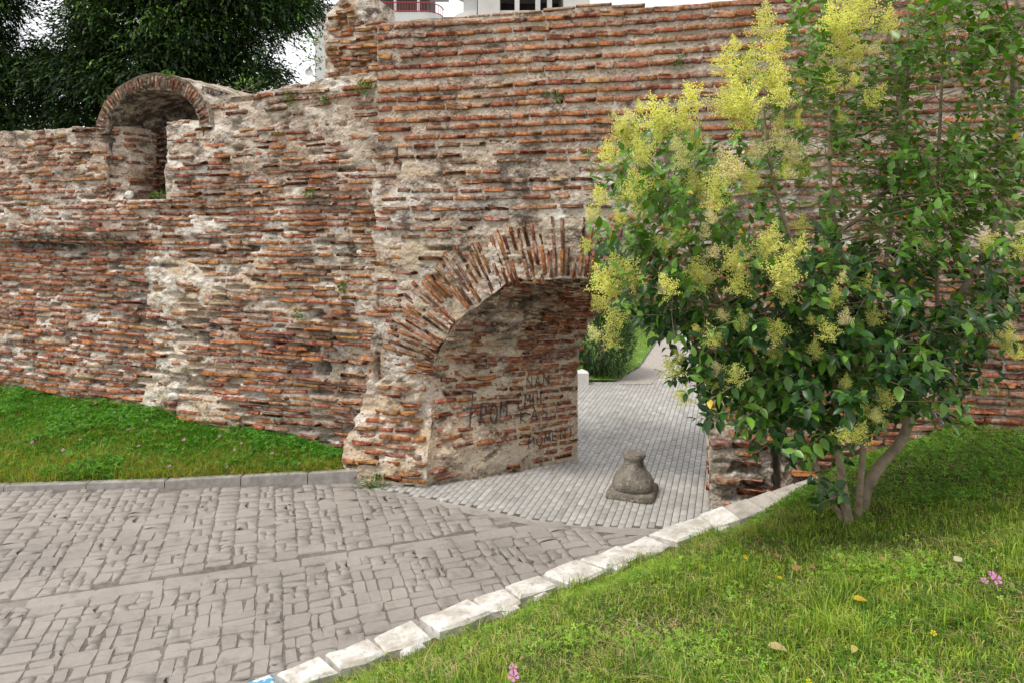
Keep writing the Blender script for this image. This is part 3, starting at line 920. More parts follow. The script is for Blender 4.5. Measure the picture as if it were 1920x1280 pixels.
def gw_clamp(A, Z):
    top = gw_top(A); gone = Z > top + 1e-6; Z = np.minimum(Z, top)
    lf = np.interp(Z, [0, 0.6, 1.1, 1.6, 4.2, 4.5, 6], [-0.36, -0.30, -0.10, -0.02, 0.0, 0.07, 0.07]) + (0.012 + 0.07 * sstep(4.45, 4.2, Z)) * fbm(Z * 5, 0.2, 15, 3)
    gl = A < lf - 1e-6; A = np.maximum(A, lf); gone |= gl
    jag = 0.05 * fbm(A * 2.4, Z * 2.4, 17, 4) + 0.05 * np.exp(-((A - 1.95) / 0.18) ** 2)
    e = np.sqrt(ell(A, Z)) - jag
    ins = (e < 1) & (np.abs(A - CA) < HW * 1.02)
    low = ins & (Z < SPR)
    hi = ins & ~low
    k = np.where(hi, 1 / np.maximum(e, 0.05), 1)
    A = np.where(hi, CA + (A - CA) * k, A); Z = np.where(hi, SPR + (Z - SPR) * k, Z)
    A = np.where(low, np.where(A < CA, BL, BR), A)
    return A, Z, gone | ins
def gw_cover(A, Z):
    c = 0.30 + 0.55 * fbm(A * 0.8, Z * 1.1, 141, 4)
    c = np.maximum(c, blobs(A, Z, GW, G_PLASTER, 16) * 1.1)
    c = c * (1 - 0.75 * sstep(4.3, 4.7, Z))
    return np.clip(c, 0, 1)
def gw_big(A, Z):
    o = 0.03 * fbm(A * 0.6, Z * 0.8, 151, 3)
    o = o + 0.27 * sstep(1.2, 0.1, Z) * sstep(2.2, 0.7, A)                     # flared foot of the left pier
    o = o + 0.16 * sstep(1.7, 0.3, Z) * sstep(3.9, 4.3, A) * (1 - sstep(5.0, 5.4, A))
    o = o - 0.05 * sstep(4.5, 4.2, Z) * sstep(0.5, 0.0, A)
    return o
def gw_off(A, Z):
    lowk = 0.4 + 0.9 * sstep(2.0, 1.0, Z) + 0.35 * sstep(4.5, 3.8, Z)
    o = gw_big(A, Z)
    o = o + lowk * (0.022 * fbm(A * 2.3, Z * 4.2, 152, 4) + 0.016 * fbm(A * 7, Z * 12, 153, 4)) + 0.008 * fbm(A * 16, Z * 22, 156, 3)
    o = o - 0.06 * sstep(0.40, 0.8, fbm(A * 3.2, Z * 6.5, 154, 4)) * np.clip(lowk - 0.4, 0, 1)
    o = o + 0.022 * (gw_cover(A, Z) - 0.35) * sstep(4.6, 4.2, Z)
    b_ = gw_big(A, Z); fade = np.where(Z < SPR + 0.2, sstep(0.0, 0.22, np.abs(A - BL)), 1.0)
    return b_ + (o - b_) * fade + holes_off(A, Z, GW, G_HOLES)

# passage: ruled surface from the front arch to the narrower rear arch
NRM = -GW.n
FARL = np.array((0.944, 9.98)); FARR = np.array((2.95, 9.50))
FC = (FARL + FARR) / 2; FHW = np.linalg.norm(FARR - FARL) / 2; FT = (FARR - FARL) / (2 * FHW); FRISE = 1.12
JD = np.append(FARL - GW.pt(BL, 0)[:2], 0); JLEN = np.linalg.norm(JD); JD /= JLEN
JM = np.array((JD[1], -JD[0], 0))                                             # jamb normal, into the passage
CB = -(GW.n + JM); CB /= np.linalg.norm(CB); CORN = GW.pt(BL, 0)
def gate_deform(p):
    r = np.hypot(p[..., 0] - CORN[0], p[..., 1] - CORN[1])
    z = p[..., 2]
    c = 0.26 * np.interp(z, [0, 0.5, 0.9, 1.5, 1.9], [0.8, 0.95, 1.0, 0.5, 0.0])
    k = (c * np.clip(1 - r / 0.95, 0, 1) ** 1.7)[..., None]
    return p + CB * k
ARC = 2.45; QL = SPR + ARC
def lining(Q, T, off=0.0):
    """Q metres up the left jamb and over the crown (0..2*QL), T 0 front .. 1 rear"""
    Q = np.asarray(Q, float); T = np.asarray(T, float)
    left = Q < SPR; right = Q > 2 * QL - SPR
    th = np.clip((Q - SPR) / (2 * ARC), 0, 1) * math.pi
    c = -np.cos(th); s = np.sin(th)
    zn = np.where(left, Q, np.where(right, 2 * QL - Q, SPR + RISE * s))
    zf = np.where(left, Q, np.where(right, 2 * QL - Q, SPR + FRISE * s))
    na = CA + HW * c
    pn = GW.pt(na, zn, gw_big(na, zn))
    pf = np.zeros_like(pn)
    pf[..., 0] = FC[0] + FT[0] * FHW * c; pf[..., 1] = FC[1] + FT[1] * FHW * c; pf[..., 2] = zf
    return pn * (1 - T[..., None]) + pf * T[..., None]
def lining_n(Q, T):
    e = 1e-3
    dq = lining(Q + e, T) - lining(Q - e, T); dt = lining(Q, T + e) - lining(Q, T - e)
    n_ = np.cross(dq, dt); n_ /= np.linalg.norm(n_, axis=-1, keepdims=True) + 1e-9
    cen = np.array((1.3, 9.3, 0.9)); p = lining(Q, T)
    sgn = np.sign(((cen - p) * n_).sum(-1, keepdims=True))
    return n_ * np.where(sgn == 0, 1, sgn), dq, dt
def lin_off(Q, T):
    s = T * JLEN
    rough = 1.0 - 0.75 * sstep(0.45, 0.75, T)
    o = rough * (0.045 * fbm(s * 2.5, Q * 4, 161, 4) + 0.016 * fbm(s * 6, Q * 12, 162, 4)) + 0.004 * fbm(s * 14, Q * 20, 163, 3)
    o = o - 0.09 * rough * sstep(0.15, 0.6, fbm(s * 2.2, Q * 6, 164, 4)) * sstep(1.3, 2.2, Q)
    o = o * sstep(0.0, 0.12, T)
    return o - 0.09 * np.exp(-((Q - QL) / 0.5) ** 2) * (1 - sstep(0.1, 0.3, T)) * sstep(-0.2, 0.4, fbm(s * 3, Q * 3, 165, 3))

gate_wall = thing('gate_wall', (1.0, 8.6, 0.0), 'tall brick wall pierced by the low arched gateway', 'wall')

Qg, Tg = np.meshgrid(np.linspace(0, 2 * QL, 300), np.linspace(0, 1, 90), indexing='ij')
n_, _, _ = lining_n(Qg, Tg)
lp = gate_deform(lining(Qg, Tg) + n_ * lin_off(Qg, Tg)[..., None])
s_ = Tg * JLEN
cl = np.stack([0.25 * sstep(0.1, 0.5, fbm(s_ * 1.5, Qg * 1.5, 171, 3)) * (Qg < 1.5),
               np.clip(0.9 * sstep(-0.35, 0.3, fbm(s_ * 1.4, Qg * 2.0, 172, 4)) * sstep(1.1, 1.9, Qg) + 0.8 * np.exp(-Qg / 0.12) * (Tg < 0.75), 0, 1),
               np.clip(0.8 - 0.3 * Tg + 0 * Qg, 0, 1), 0.25 + 0 * Qg], -1)
idx = np.arange(Qg.size).reshape(Qg.shape)
q = np.stack([idx[:-1, :-1], idx[:-1, 1:], idx[1:, 1:], idx[1:, :-1]], -1).reshape(-1, 4)
me = mesh_np('passage_lining', lp.reshape(-1, 3) - np.array(gate_wall.location), q, cl.reshape(-1, 4))
me.materials.append(M_MORTAR)
o = bpy.data.objects.new('passage_lining', me); col.objects.link(o); o.parent = gate_wall

# rear face of the gate wall so that the passage ends in a wall and not in a sheet
rb = MB()
bk = lambda p2, z: (p2[0], p2[1], z)
rear_l = FARL - FT * 1.8
rb.add([bk(rear_l, -0.1), bk(FARL, -0.1), bk(FARL, 6.0), bk(rear_l, 6.0)], [(0, 1, 2, 3)])
rear_r = FARR + FT * 6.0
rb.add([bk(FARR, -0.1), bk(rear_r, -0.1), bk(rear_r, 6.0), bk(FARR, 6.0)], [(0, 1, 2, 3)])
nseg = 24; top_v = []
for i in range(nseg + 1):
    th = i / nseg * math.pi; c = -math.cos(th); p2 = FC + FT * FHW * c
    top_v += [bk(p2, SPR + FRISE * math.sin(th)), bk(p2, 6.0)]
rb.add(top_v, [(2 * i, 2 * i + 2, 2 * i + 3, 2 * i + 1) for i in range(nseg)])
rb.build('rear_face', M_MORTAR, gate_wall)

# bricks of the face
W_TOP = {'orange': 4.5, 'red': 4, 'deep': 1.0, 'ochre': 0.8, 'pink': 1.0}
W_GMID = {'red': 3, 'orange': 3, 'brown': 1.5, 'pink': 2, 'ochre': 1.5, 'pale': 0.8}
W_PIER = {'orange': 4, 'red': 2, 'ochre': 1.8, 'pink': 1.2, 'deep': 0.6}
def gw_params(a, z):
    if z > 4.45:
        return dict(L=(0.18, 0.40), gap=(0.006, 0.02), warp=0.012, jit=0.003, rot=0.006, h=(0.050, 0.062), proud=lambda: random.gauss(0.024, 0.005), col=lambda: pick(W_TOP))
    if z < 1.6 and a < 2:
        return dict(L=(0.16, 0.36), gap=(0.015, 0.07), warp=0.03, jit=0.010, rot=0.04, h=(0.042, 0.056), proud=lambda: random.gauss(0.030, 0.014), col=lambda: pick(W_PIER))
    if a > 4.2 and z < 2.9:
        return dict(L=(0.20, 0.42), gap=(0.012, 0.05), warp=0.02, jit=0.005, rot=0.015, h=(0.050, 0.066), proud=lambda: random.gauss(0.045, 0.014), col=lambda: pick({'red': 4, 'orange': 2.5, 'pink': 2, 'deep': 1}))
    return dict(L=(0.16, 0.40), gap=(0.012, 0.05), warp=0.02, jit=0.005, rot=0.012, h=(0.040, 0.054), proud=lambda: random.gauss(0.018, 0.010), col=lambda: pick(W_GMID))
def gw_prob(a, z):
    cv = float(gw_cover(np.array([a]), np.array([z]))[0])
    if z > 4.85: return 0.995
    if z > 4.45: return 0.95 - 0.3 * cv
    if a > 4.2 and z < 2.9: return 0.96
    return 0.99 - 0.70 * cv ** 1.8
def gw_inside(a, z, L):
    if z > gw_top(a) - 0.02 or z < 0.02: return False
    if a - L / 2 < np.interp(z, [0, 0.6, 1.1, 1.6, 4.2, 4.5, 6], [-0.36, -0.30, -0.10, -0.02, 0.0, 0.07, 0.07]) - 0.02: return False
    if z > SPR and ell(a, z, RING + 0.02) < 1: return False
    if z <= SPR and BL - L * 0.45 < a < BR + L * 0.45: return False
    if z <= SPR + 0.25 and BL - 0.72 < a < BL and z > SPR - 0.02: return False
    return holes_off(np.array([a]), np.array([z]), GW, G_HOLES)[0] > -0.03
gw_sock = []
gbr = lay_rows(GW, -0.4, 9.6, G_ROWS, gw_prob, gw_big, gw_params, gw_inside, gw_sock, lambda a, z: 0.06 if z < 1.7 else (0.02 if z < 4.3 else 0.0))
make_core('mortar_core', GW, -0.4, 10.2, -0.1, 6.2, 0.026, gw_clamp, gw_off, lambda A, Z: wall_colors(A, Z, GW, G_LIME, G_DARK, G_WARM, 80), 0.7, gate_wall, gate_deform, gw_sock)
# clean left edge of the upper courses: headers flush with the corner
for z in G_ROWS:
    if z < 4.45: continue
    gbr.append((GW.pt(0.075 + 0.1, z, 0.024), GW.T, GW.n, np.array((0, 0, 1.0)), 0.19, 0.062, pick(W_TOP)))
# tan tiles lying along the top
a = 0.1
while a < 3.4:
    L = random.uniform(0.3, 0.5)
    gbr.append((GW.pt(a + L / 2, gw_top(a + L / 2) + 0.012, 0.0), GW.T, GW.n, np.array((0, 0, 1.0)), L - 0.02, 0.035, pick({'ochre': 1, 'pale': 2})))
    a += L
def dfm(b):
    c = gate_deform(b[0][None])[0]
    return (c,) + b[1:]
gbr = [dfm(b) for b in gbr]

# voussoirs
vous = []
th = 0.0
nv = 74
for i in range(nv):
    th = math.radians(3 + 174 * (i + 0.5) / nv) + random.gauss(0, 0.003)
    ca, sa = -math.cos(th), math.sin(th)
    base = np.array((CA + HW * ca, SPR + RISE * sa))
    nd = np.array((ca / HW, sa / RISE)); nd /= np.linalg.norm(nd)
    lean = random.gauss(0, 0.009)
    nd = np.array((nd[0] * math.cos(lean) - nd[1] * math.sin(lean), nd[0] * math.sin(lean) + nd[1] * math.cos(lean)))
    r0 = random.uniform(0.0, 0.06)
    crown = abs(th - math.pi / 2) < 0.5
    if random.random() < 0.10: r0 += random.uniform(0.1, 0.3)
    end = RING * random.uniform(0.94, 1.02) * (1 if i % 2 else random.uniform(0.8, 1.0))
    while r0 < end - 0.08:
        L = min(random.uniform(0.22, 0.42), end - r0)
        cc_ = base + nd * (r0 + L / 2)
        r0 += L + random.uniform(0.006, 0.03)
        if random.random() < (0.10 if crown else 0.03): continue
        x = GW.T * nd[0] + np.array((0, 0, 1)) * nd[1]
        zz = np.cross(x, GW.n)
        off = float(gw_big(np.array([cc_[0]]), np.array([cc_[1]]))[0]) + random.gauss(0.014, 0.007)
        if cc_[1] < 0.5: continue
        c3 = gate_deform(GW.pt(cc_[0], cc_[1], off)[None])[0]
        vous.append((c3, x, GW.n, zz, L, random.uniform(0.038, 0.050), pick({'orange': 5, 'red': 3, 'ochre': 1.2, 'brown': 0.8, 'pink': 1.2} if ca < -0.35 else {'red': 3, 'orange': 2.5, 'brown': 1.5, 'pink': 1.5})))
place_bricks(gate_wall, gbr, 300, skip_px=in_tree)
place_bricks(gate_wall, vous, 300, name='voussoir', mass='voussoirs')

# bricks of the passage lining
lin = []
qv = 0.09
while qv < 2 * QL - 0.1:
    sp = 0.094
    s0 = random.uniform(0.0, 0.15)
    while s0 < JLEN - 0.06:
        L = random.uniform(0.17, 0.34); t0 = (s0 + L / 2) / JLEN
        s0 += L + random.uniform(0.012, 0.03)
        if t0 + L / 2 / JLEN > 1.025: continue
        soff = qv > 1.7 and t0 < 0.55
        pr = 0.94 if t0 > 0.5 else 0.80
        if soff: pr = 0.6
        if qv < 0.45 and t0 < 0.72: pr = 0.30
        if random.random() > pr: continue
        Q1, T1 = np.array([qv]), np.array([t0])
        n1, dq, dt = lining_n(Q1, T1)
        x = dt[0] / np.linalg.norm(dt[0]); zz = np.cross(x, n1[0]); 
        if np.dot(zz, dq[0]) < 0: zz = -zz
        rough = t0 < 0.55
        pd = random.gauss(0.020, 0.016) if rough else random.gauss(0.011, 0.003)
        c3 = gate_deform((lining(Q1, T1) + n1 * pd))[0]
        w = {'red': 3, 'orange': 3, 'deep': 1.2, 'pink': 1} if not soff else {'brown': 3, 'ochre': 1, 'deep': 1, 'pale': 1}
        lin.append((c3, x, n1[0], zz, L, random.uniform(0.044, 0.056), pick(w)))
    qv += sp
place_bricks(gate_wall, lin, 290, name='lining_brick', mass='lining_bricks', skip_px=lambda px, py: px > 1130 or px < 780)

# sprayed lettering on the left jamb
GLY = {'F': [[(0, 0), (0, 1), (0.8, 1)], [(0, 0.55), (0.6, 0.55)]], 'R': [[(0, 0), (0, 1), (0.6, 0.95), (0.65, 0.6), (0, 0.5), (0.75, 0)]],
       'O': [[(0.4 + 0.4 * math.cos(i * math.pi / 5), 0.45 + 0.45 * math.sin(i * math.pi / 5)) for i in range(11)]],
       'M': [[(0, 0), (0.05, 1), (0.4, 0.4), (0.75, 1), (0.8, 0)]], 'E': [[(0.7, 1), (0, 1), (0, 0), (0.7, 0)], [(0, 0.5), (0.55, 0.5)]],
       'N': [[(0, 0), (0, 1), (0.7, 0), (0.7, 1)]], 'T': [[(0, 1), (0.8, 1)], [(0.4, 1), (0.4, 0)]], 'A': [[(0, 0), (0.35, 1), (0.7, 0)], [(0.15, 0.4), (0.55, 0.4)]],
       'I': [[(0.2, 0), (0.2, 1)]], '(': [[(0.5, 1.1), (0.2, 0.7), (0.2, 0.3), (0.5, -0.1)]], ')': [[(0.2, 1.1), (0.5, 0.7), (0.5, 0.3), (0.2, -0.1)]],
       'K': [[(0, 0), (0, 1)], [(0.6, 1), (0, 0.45), (0.65, 0)]], 'L': [[(0, 1), (0, 0), (0.6, 0)]], 'U': [[(0, 1), (0.05, 0.1), (0.6, 0.1), (0.65, 1)]], 'S': [[(0.6, 0.95), (0.1, 0.9), (0.15, 0.55), (0.6, 0.45), (0.55, 0.05), (0, 0.1)]]}
gv, gf, gnn = [], [], 0
def spray(text, t0, t1, z0, z1, rise=0.0, wid=0.011):
    global gnn
    adv = (t1 - t0) / len(text)
    for i, ch in enumerate(text):
        for st in GLY.get(ch, []):
            p = [(t0 + adv * (i + 0.85 * x), z0 + rise * i / len(text) + (z1 - z0) * y + random.gauss(0, 0.006)) for x, y in st]
            fine = []
            for (xa, ya), (xb, yb) in zip(p[:-1], p[1:]):
                k = max(2, int(math.hypot((xb - xa) * JLEN, yb - ya) / 0.02))
                fine += [(xa + (xb - xa) * j / k, ya + (yb - ya) * j / k) for j in range(k)]
            fine.append(p[-1])
            fine = np.array(fine)
            Qs, Ts = fine[:, 1], fine[:, 0]
            n1, dq, dt = lining_n(Qs, Ts)
            d = np.gradient(np.stack([Ts * JLEN, Qs], 1), axis=0); d /= np.linalg.norm(d, axis=1, keepdims=True) + 1e-9
            w = wid * (1 + 0.25 * gn(np.arange(len(fine)) * 0.35, i + 0.5, 7))
            A_ = np.stack([Ts * JLEN - d[:, 1] * w, Qs + d[:, 0] * w], 1); B_ = np.stack([Ts * JLEN + d[:, 1] * w, Qs - d[:, 0] * w], 1)
            for S_ in (A_, B_):
                q_, t_ = S_[:, 1], S_[:, 0] / JLEN
                nn, _, _ = lining_n(q_, t_)
                gv.append(gate_deform(lining(q_, t_) + nn * (np.maximum(lin_off(q_, t_), 0.014 + 0.022 * (t_ < 0.55)) + 0.006)[:, None]))
            m = len(fine)
            gf.extend([(gnn + k, gnn + k + 1, gnn + m + k + 1, gnn + m + k) for k in range(m - 1)])
            gnn += 2 * m
spray('FROM', 0.24, 0.50, 0.66, 0.92, 0.08, 0.013)
spray('T', 0.22, 0.30, 0.92, 1.12, 0.0, 0.011)
spray('NAM', 0.62, 0.80, 1.10, 1.26, 0.02, 0.007)
spray('(MUL', 0.55, 0.78, 0.84, 1.02, 0.03, 0.008)
spray('KAS)', 0.58, 0.88, 0.64, 0.80, 0.05, 0.008)
spray('MOMENT', 0.64, 0.98, 0.30, 0.44, 0.06, 0.008)
t = NT('spray_paint')
gm = t.fin((0.05, 0.047, 0.052), 0.85, 0.1)
tb = t.n.new('ShaderNodeBsdfTransparent'); ms = t.n.new('ShaderNodeMixShader')
t.l.new(t.ramp(t.noise(22, 6, 0.7), [(0.34, 0.30), (0.56, 0.95)]), ms.inputs[0])
t.l.new(tb.outputs[0], ms.inputs[1]); t.l.new(t.bs.outputs[0], ms.inputs[2]); t.l.new(ms.outputs[0], t.out.inputs[0])
me = mesh_np('graffiti', np.concatenate(gv) - np.array(gate_wall.location), np.array(gf)); me.materials.append(gm)
o = bpy.data.objects.new('graffiti', me); col.objects.link(o); o.parent = gate_wall
o['kind'] = 'stuff'; o['label'] = 'black sprayed letters FROM and MOMENT on the jamb'

# ------------------------------------------------------------------ broken stub standing on the wall beside the gate
stub_fr = Frame((-2.72, 9.98), (0.97, -0.24))
stub = thing('wall_stub', (-2.25, 9.9, 5.2), 'ragged brick pillar stub rising left of the tall wall top', 'pillar')
def st_prof(z): return np.interp(z, [5.0, 5.5, 6.2, 6.4, 6.6], [-0.02, 0.02, 0.03, 0.08, 0.30])
def st_clamp(A, Z):
    top = 6.72 - 0.25 * np.abs(A - 0.45) + 0.10 * fbm(A * 4, 0.4, 33, 3)
    gone = Z > top; Z = np.minimum(Z, top)
    lf = st_prof(Z) + 0.03 * fbm(Z * 6, 0.9, 34, 3)
    gone |= A < lf; A = np.maximum(A, lf)
    return A, Z, gone
st_off = lambda A, Z: 0.05 * fbm(A * 2, Z * 2, 35, 4) + 0.03 * fbm(A * 6, Z * 9, 36, 4)
make_core('mortar_core', stub_fr, -0.1, 0.80, 5.0, 6.8, 0.026, st_clamp, st_off, lambda A, Z: np.stack([0.85 * sstep(0.0, 0.5, fbm(A * 2.5, Z * 2.5, 37, 3)) + 0.7 * sstep(6.2, 6.5, Z) * sstep(0.45, 0.7, A), 0 * A, 0.4 + 0 * A], -1), 0.7, stub)
sb = lay_rows(stub_fr, -0.05, 0.80, list(np.arange(5.3, 6.68, 0.085)), lambda a, z: 0.93 if not (z > 6.25 and a > 0.5) else 0.4, lambda A, Z: 0.05 * fbm(A * 2, Z * 2, 35, 4),
              lambda a, z: dict(L=(0.12, 0.3), gap=(0.01, 0.04), warp=0.02, jit=0.012, rot=0.06, h=(0.04, 0.06), proud=lambda: random.gauss(0.040, 0.014), col=lambda: pick({'orange': 3, 'ochre': 3, 'red': 2, 'brown': 1.5, 'pale': 1})),
              lambda a, z, L: a - L / 2 > st_prof(z) - 0.03 and z < 6.66 - 0.25 * abs(a - 0.45))
place_bricks(stub, sb, 300)

# ------------------------------------------------------------------ vaulted niche on the long wall
VC, VHI, VRI, VSP, VT = -3.98, 0.98, 0.60, 4.86, 0.22
vault = thing('vaulted_niche', tuple(LW.pt(VC, NICHE_Z, -0.4)), 'round vaulted niche like a small dark tunnel on the wall top', 'niche')
def v_prof(th, r):
    return VC - np.cos(th) * (VHI + r), VSP + np.sin(th) * (VRI + r)
th = np.linspace(-0.05, math.pi + 0.05, 70)
def vsheet(r_fn, deps, noise_seed, amp):
    TH, D = np.meshgrid(th, deps, indexing='ij')
    a, z = v_prof(TH, r_fn(TH, D))
    nn = amp * fbm(TH * 3.0, D * 3.0, noise_seed, 4) + amp * 0.6 * fbm(TH * 9, D * 9, noise_seed + 1, 3)
    a2, z2 = v_prof(TH, r_fn(TH, D) + nn)
    return LW.pt(a2, z2, 0.05 - D), np.stack([0.5 * sstep(-0.1, 0.5, fbm(TH * 2, D * 2, noise_seed + 3, 3)), (0.9 if noise_seed < 205 else 0.35) + 0 * D, 0.3 + 0 * D, 0.5 + 0 * D], -1)  # inner vault face blackened: shade of the recess put into the colour
deps = np.linspace(0, 1.5, 34)
VV, FF, CC = [], [], []; n = 0
for (rf, sd_, amp) in ((lambda t, d: 0 * d, 201, 0.02), (lambda t, d: VT + 0.03 * np.sin(t) + 0 * d, 211, 0.03)):
    p, c = vsheet(rf, deps, sd_, amp)
    idx = np.arange(p.shape[0] * p.shape[1]).reshape(p.shape[:2]) + n
    FF.append(np.stack([idx[:-1, :-1], idx[:-1, 1:], idx[1:, 1:], idx[1:, :-1]], -1).reshape(-1, 4)); VV.append(p.reshape(-1, 3)); CC.append(c.reshape(-1, 4)); n += p.shape[0] * p.shape[1]
na_, nb_ = len(th), len(deps)
i0 = np.arange(na_) * nb_; i1 = i0 + na_ * nb_
FF.append(np.stack([i0[:-1], i0[1:], i1[1:], i1[:-1]], -1))
# rounded back of the niche and its side walls: half an ellipse in plan
ph = np.linspace(0, math.pi, 60); zz_ = np.linspace(NICHE_Z - 0.1, VSP + VRI, 50)
PH, ZZ = np.meshgrid(ph, zz_, indexing='ij')
rr = 1.0 + 0.05 * fbm(PH * 3, ZZ * 3, 221, 4) + 0.03 * fbm(PH * 9, ZZ * 10, 222, 4)
p = LW.pt(VC - np.cos(PH) * VHI * rr * 1.02, ZZ, 0.0 - np.sin(PH) * 1.25 * rr)
idx = np.arange(PH.size).reshape(PH.shape) + n
FF.append(np.stack([idx[:-1, :-1], idx[:-1, 1:], idx[1:, 1:], idx[1:, :-1]], -1).reshape(-1, 4)); VV.append(p.reshape(-1, 3))
CC.append(np.stack([0.05 + 0 * PH, 0.55 + 0.45 * sstep(4.0, 4.7, ZZ), 0.2 + 0 * PH, 0.2 + 0 * PH], -1).reshape(-1, 4)); n += PH.size  # niche shade painted in, stronger towards the vault
# floor of the niche
fl = LW.pt(np.array([VC - 1.0, VC + 1.0, VC + 1.0, VC - 1.0]), NICHE_Z - 0.01, np.array([0.0, 0.0, -1.3, -1.3]))
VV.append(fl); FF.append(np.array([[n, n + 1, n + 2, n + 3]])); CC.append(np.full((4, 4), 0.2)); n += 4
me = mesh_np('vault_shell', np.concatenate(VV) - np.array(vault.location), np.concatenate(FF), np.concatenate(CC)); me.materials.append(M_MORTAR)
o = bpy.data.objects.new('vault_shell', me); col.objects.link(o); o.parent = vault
vb = []
for i in range(44):
    t_ = math.radians(2 + 176 * (i + 0.5) / 44) + random.gauss(0, 0.01)
    if random.random() < 0.12: continue
    a, z = v_prof(t_, 0.11); 
    rd = np.array((-math.cos(t_) / VHI, math.sin(t_) / VRI)); rd /= np.linalg.norm(rd)
    x = LW.T * rd[0] + np.array((0, 0, 1)) * rd[1]
    vb.append((LW.pt(a, z, 0.05 + random.gauss(0.012, 0.006)), x, LW.n, np.cross(x, LW.n), random.uniform(0.15, 0.21), random.uniform(0.034, 0.046), pick({'red': 2, 'pink': 3, 'brown': 2, 'pale': 1})))
for k in range(215):                                    # bricks showing inside
    a_ = random.uniform(0.1, 2.6); z = NICHE_Z + 0.08 + 0.1 * random.randrange(0, 12)
    x = LW.T * (math.sin(a_) * VHI) - LW.n * (math.cos(a_) * 1.25); x /= np.linalg.norm(x)
    nn = np.cross(np.array((0, 0, 1.0)), x)
    c = LW.pt(VC - math.cos(a_) * VHI * 0.945, z, -math.sin(a_) * 1.15)
    cen = LW.pt(VC, z, 0)
    if np.dot(nn, cen - c) < 0: nn = -nn
    vb.append((c + nn * 0.01, x, nn, np.array((0, 0, 1.0)), random.uniform(0.14, 0.28), 0.045, pick({'brown': 4, 'deep': 2, 'red': 1})))
place_bricks(vault, vb, 300, name='voussoir')

# ------------------------------------------------------------------ worn column base standing in the passage
frag_c = G(1186, 925)
frag = thing('column_base', frag_c, 'worn grey stone column base standing in the arched passage', 'stone')
t = NT('weathered_stone')
b_ = t.mix(t.ramp(t.noise(6, 6, 0.65), [(0.36, 0.0), (0.64, 1.0)]), (0.15, 0.13, 0.105), (0.30, 0.27, 0.225))
b_ = t.mix(t.ramp(t.noise(14, 6, 0.7), [(0.54, 0.0), (0.66, 0.8)]), b_, (0.40, 0.37, 0.32))
b_ = t.mix(t.ramp(t.noise(4.5, 6, 0.7), [(0.56, 0.0), (0.66, 0.85)]), b_, (0.05, 0.045, 0.042))
t.bump(t.math('ADD', t.noise(22, 7, 0.7), t.math('MULTIPLY', t.voro(40), 0.5)), 1.0, 0.03)
M_STONE = t.fin(b_, 0.92, 0.15)
fz = math.radians(-22)
pl = []
nr = 40
def sq(thv, r, k):
    return r / (np.abs(np.cos(thv)) ** k + np.abs(np.sin(thv)) ** k) ** (1 / k)
TH = np.arange(nr) / nr * 2 * math.pi
def ring(r, z, k, seed, amp=0.011):
    rr = sq(TH, r, k) + amp * fbm(np.cos(TH) * 2 + seed, np.sin(TH) * 2 + z * 6, 5, 3)
    return np.stack([rr * np.cos(TH + fz), rr * np.sin(TH + fz), np.full(nr, z) + 0.004 * gn(TH * 3, z * 9, 3)], 1)
def lathe(name, prof, m, parent, loc, tilt=(0, 0)):
    R = []
    for i, (r, z, k) in enumerate(prof):
        q_ = ring(r, z, k, 1.7)
        q_[:, 0] += tilt[0] * z; q_[:, 1] += tilt[1] * z
        R.append(q_)
    v = np.concatenate(R + [R[-1].mean(0)[None]])
    f = [(i * nr + j, i * nr + (j + 1) % nr, (i + 1) * nr + (j + 1) % nr, (i + 1) * nr + j) for i in range(len(prof) - 1) for j in range(nr)]
    f += [((len(prof) - 1) * nr + j, (len(prof) - 1) * nr + (j + 1) % nr, len(v) - 1) for j in range(nr)]
    me = bpy.data.meshes.new(name); me.from_pydata((v + np.asarray(loc)).tolist(), [], f)
    me.polygons.foreach_set('use_smooth', np.ones(len(me.polygons), bool))
    return obj(name, me, m, parent)
lathe('plinth', [(0.285, 0.0, 10), (0.29, 0.02, 10), (0.285, 0.07, 10), (0.272, 0.085, 8), (0.15, 0.09, 4)], M_STONE, frag, frag_c)
lathe('shaft', [(0.21, 0.06, 3), (0.242, 0.09, 2.6), (0.256, 0.135, 2.4), (0.254, 0.185, 2.3), (0.230, 0.235, 2.1), (0.185, 0.285, 2), (0.150, 0.335, 2), (0.126, 0.385, 2), (0.118, 0.425, 2), (0.130, 0.452, 2), (0.142, 0.472, 2), (0.140, 0.50, 2), (0.118, 0.513, 2), (0.07, 0.505, 2)], M_STONE, frag, frag_c, (0.05, 0.0))

# ------------------------------------------------------------------ beyond the arch: square, lawn, bush
lw2 = [(-3.0, 15.05), (2.25, 15.0), (3.05, 16.6), (4.6, 21.5), (6.5, 30), (6, 45), (-6, 45)]
me = bpy.data.meshes.new('lawn'); me.from_pydata([(x, y, 0.05) for x, y in lw2], [], [tuple(range(len(lw2)))])
struct(obj('lawn', me, mat_plain('far_turf', (0.13, 0.23, 0.04), 0.95, 0.35, 8, bump=0.4)))
rp_ = [(2.3, 14.75), (2.95, 14.75), (3.75, 16.6), (5.35, 21.5), (7.6, 30), (6.9, 30), (4.65, 21.5), (3.1, 16.6), (2.3, 15.02)]
me = bpy.data.meshes.new('footpath'); me.from_pydata([(x, y, 0.012) for x, y in rp_], [], [tuple(range(len(rp_)))])
struct(obj('footpath', me, mat_plain('pinkish_paving', (0.36, 0.325, 0.29), 0.9, 0.2, 14)))
bol = thing('bollard', (1.50, 14.85, 0.0), 'short white block bollard beside the dark bush beyond the arch', 'bollard')
m = MB(); m.box((1.50, 14.85, 0.12), (0.26, 0.26, 0.26)); m.build('block', mat_plain('white_paint', (0.72, 0.71, 0.68), 0.7, 0.1, 8), bol)
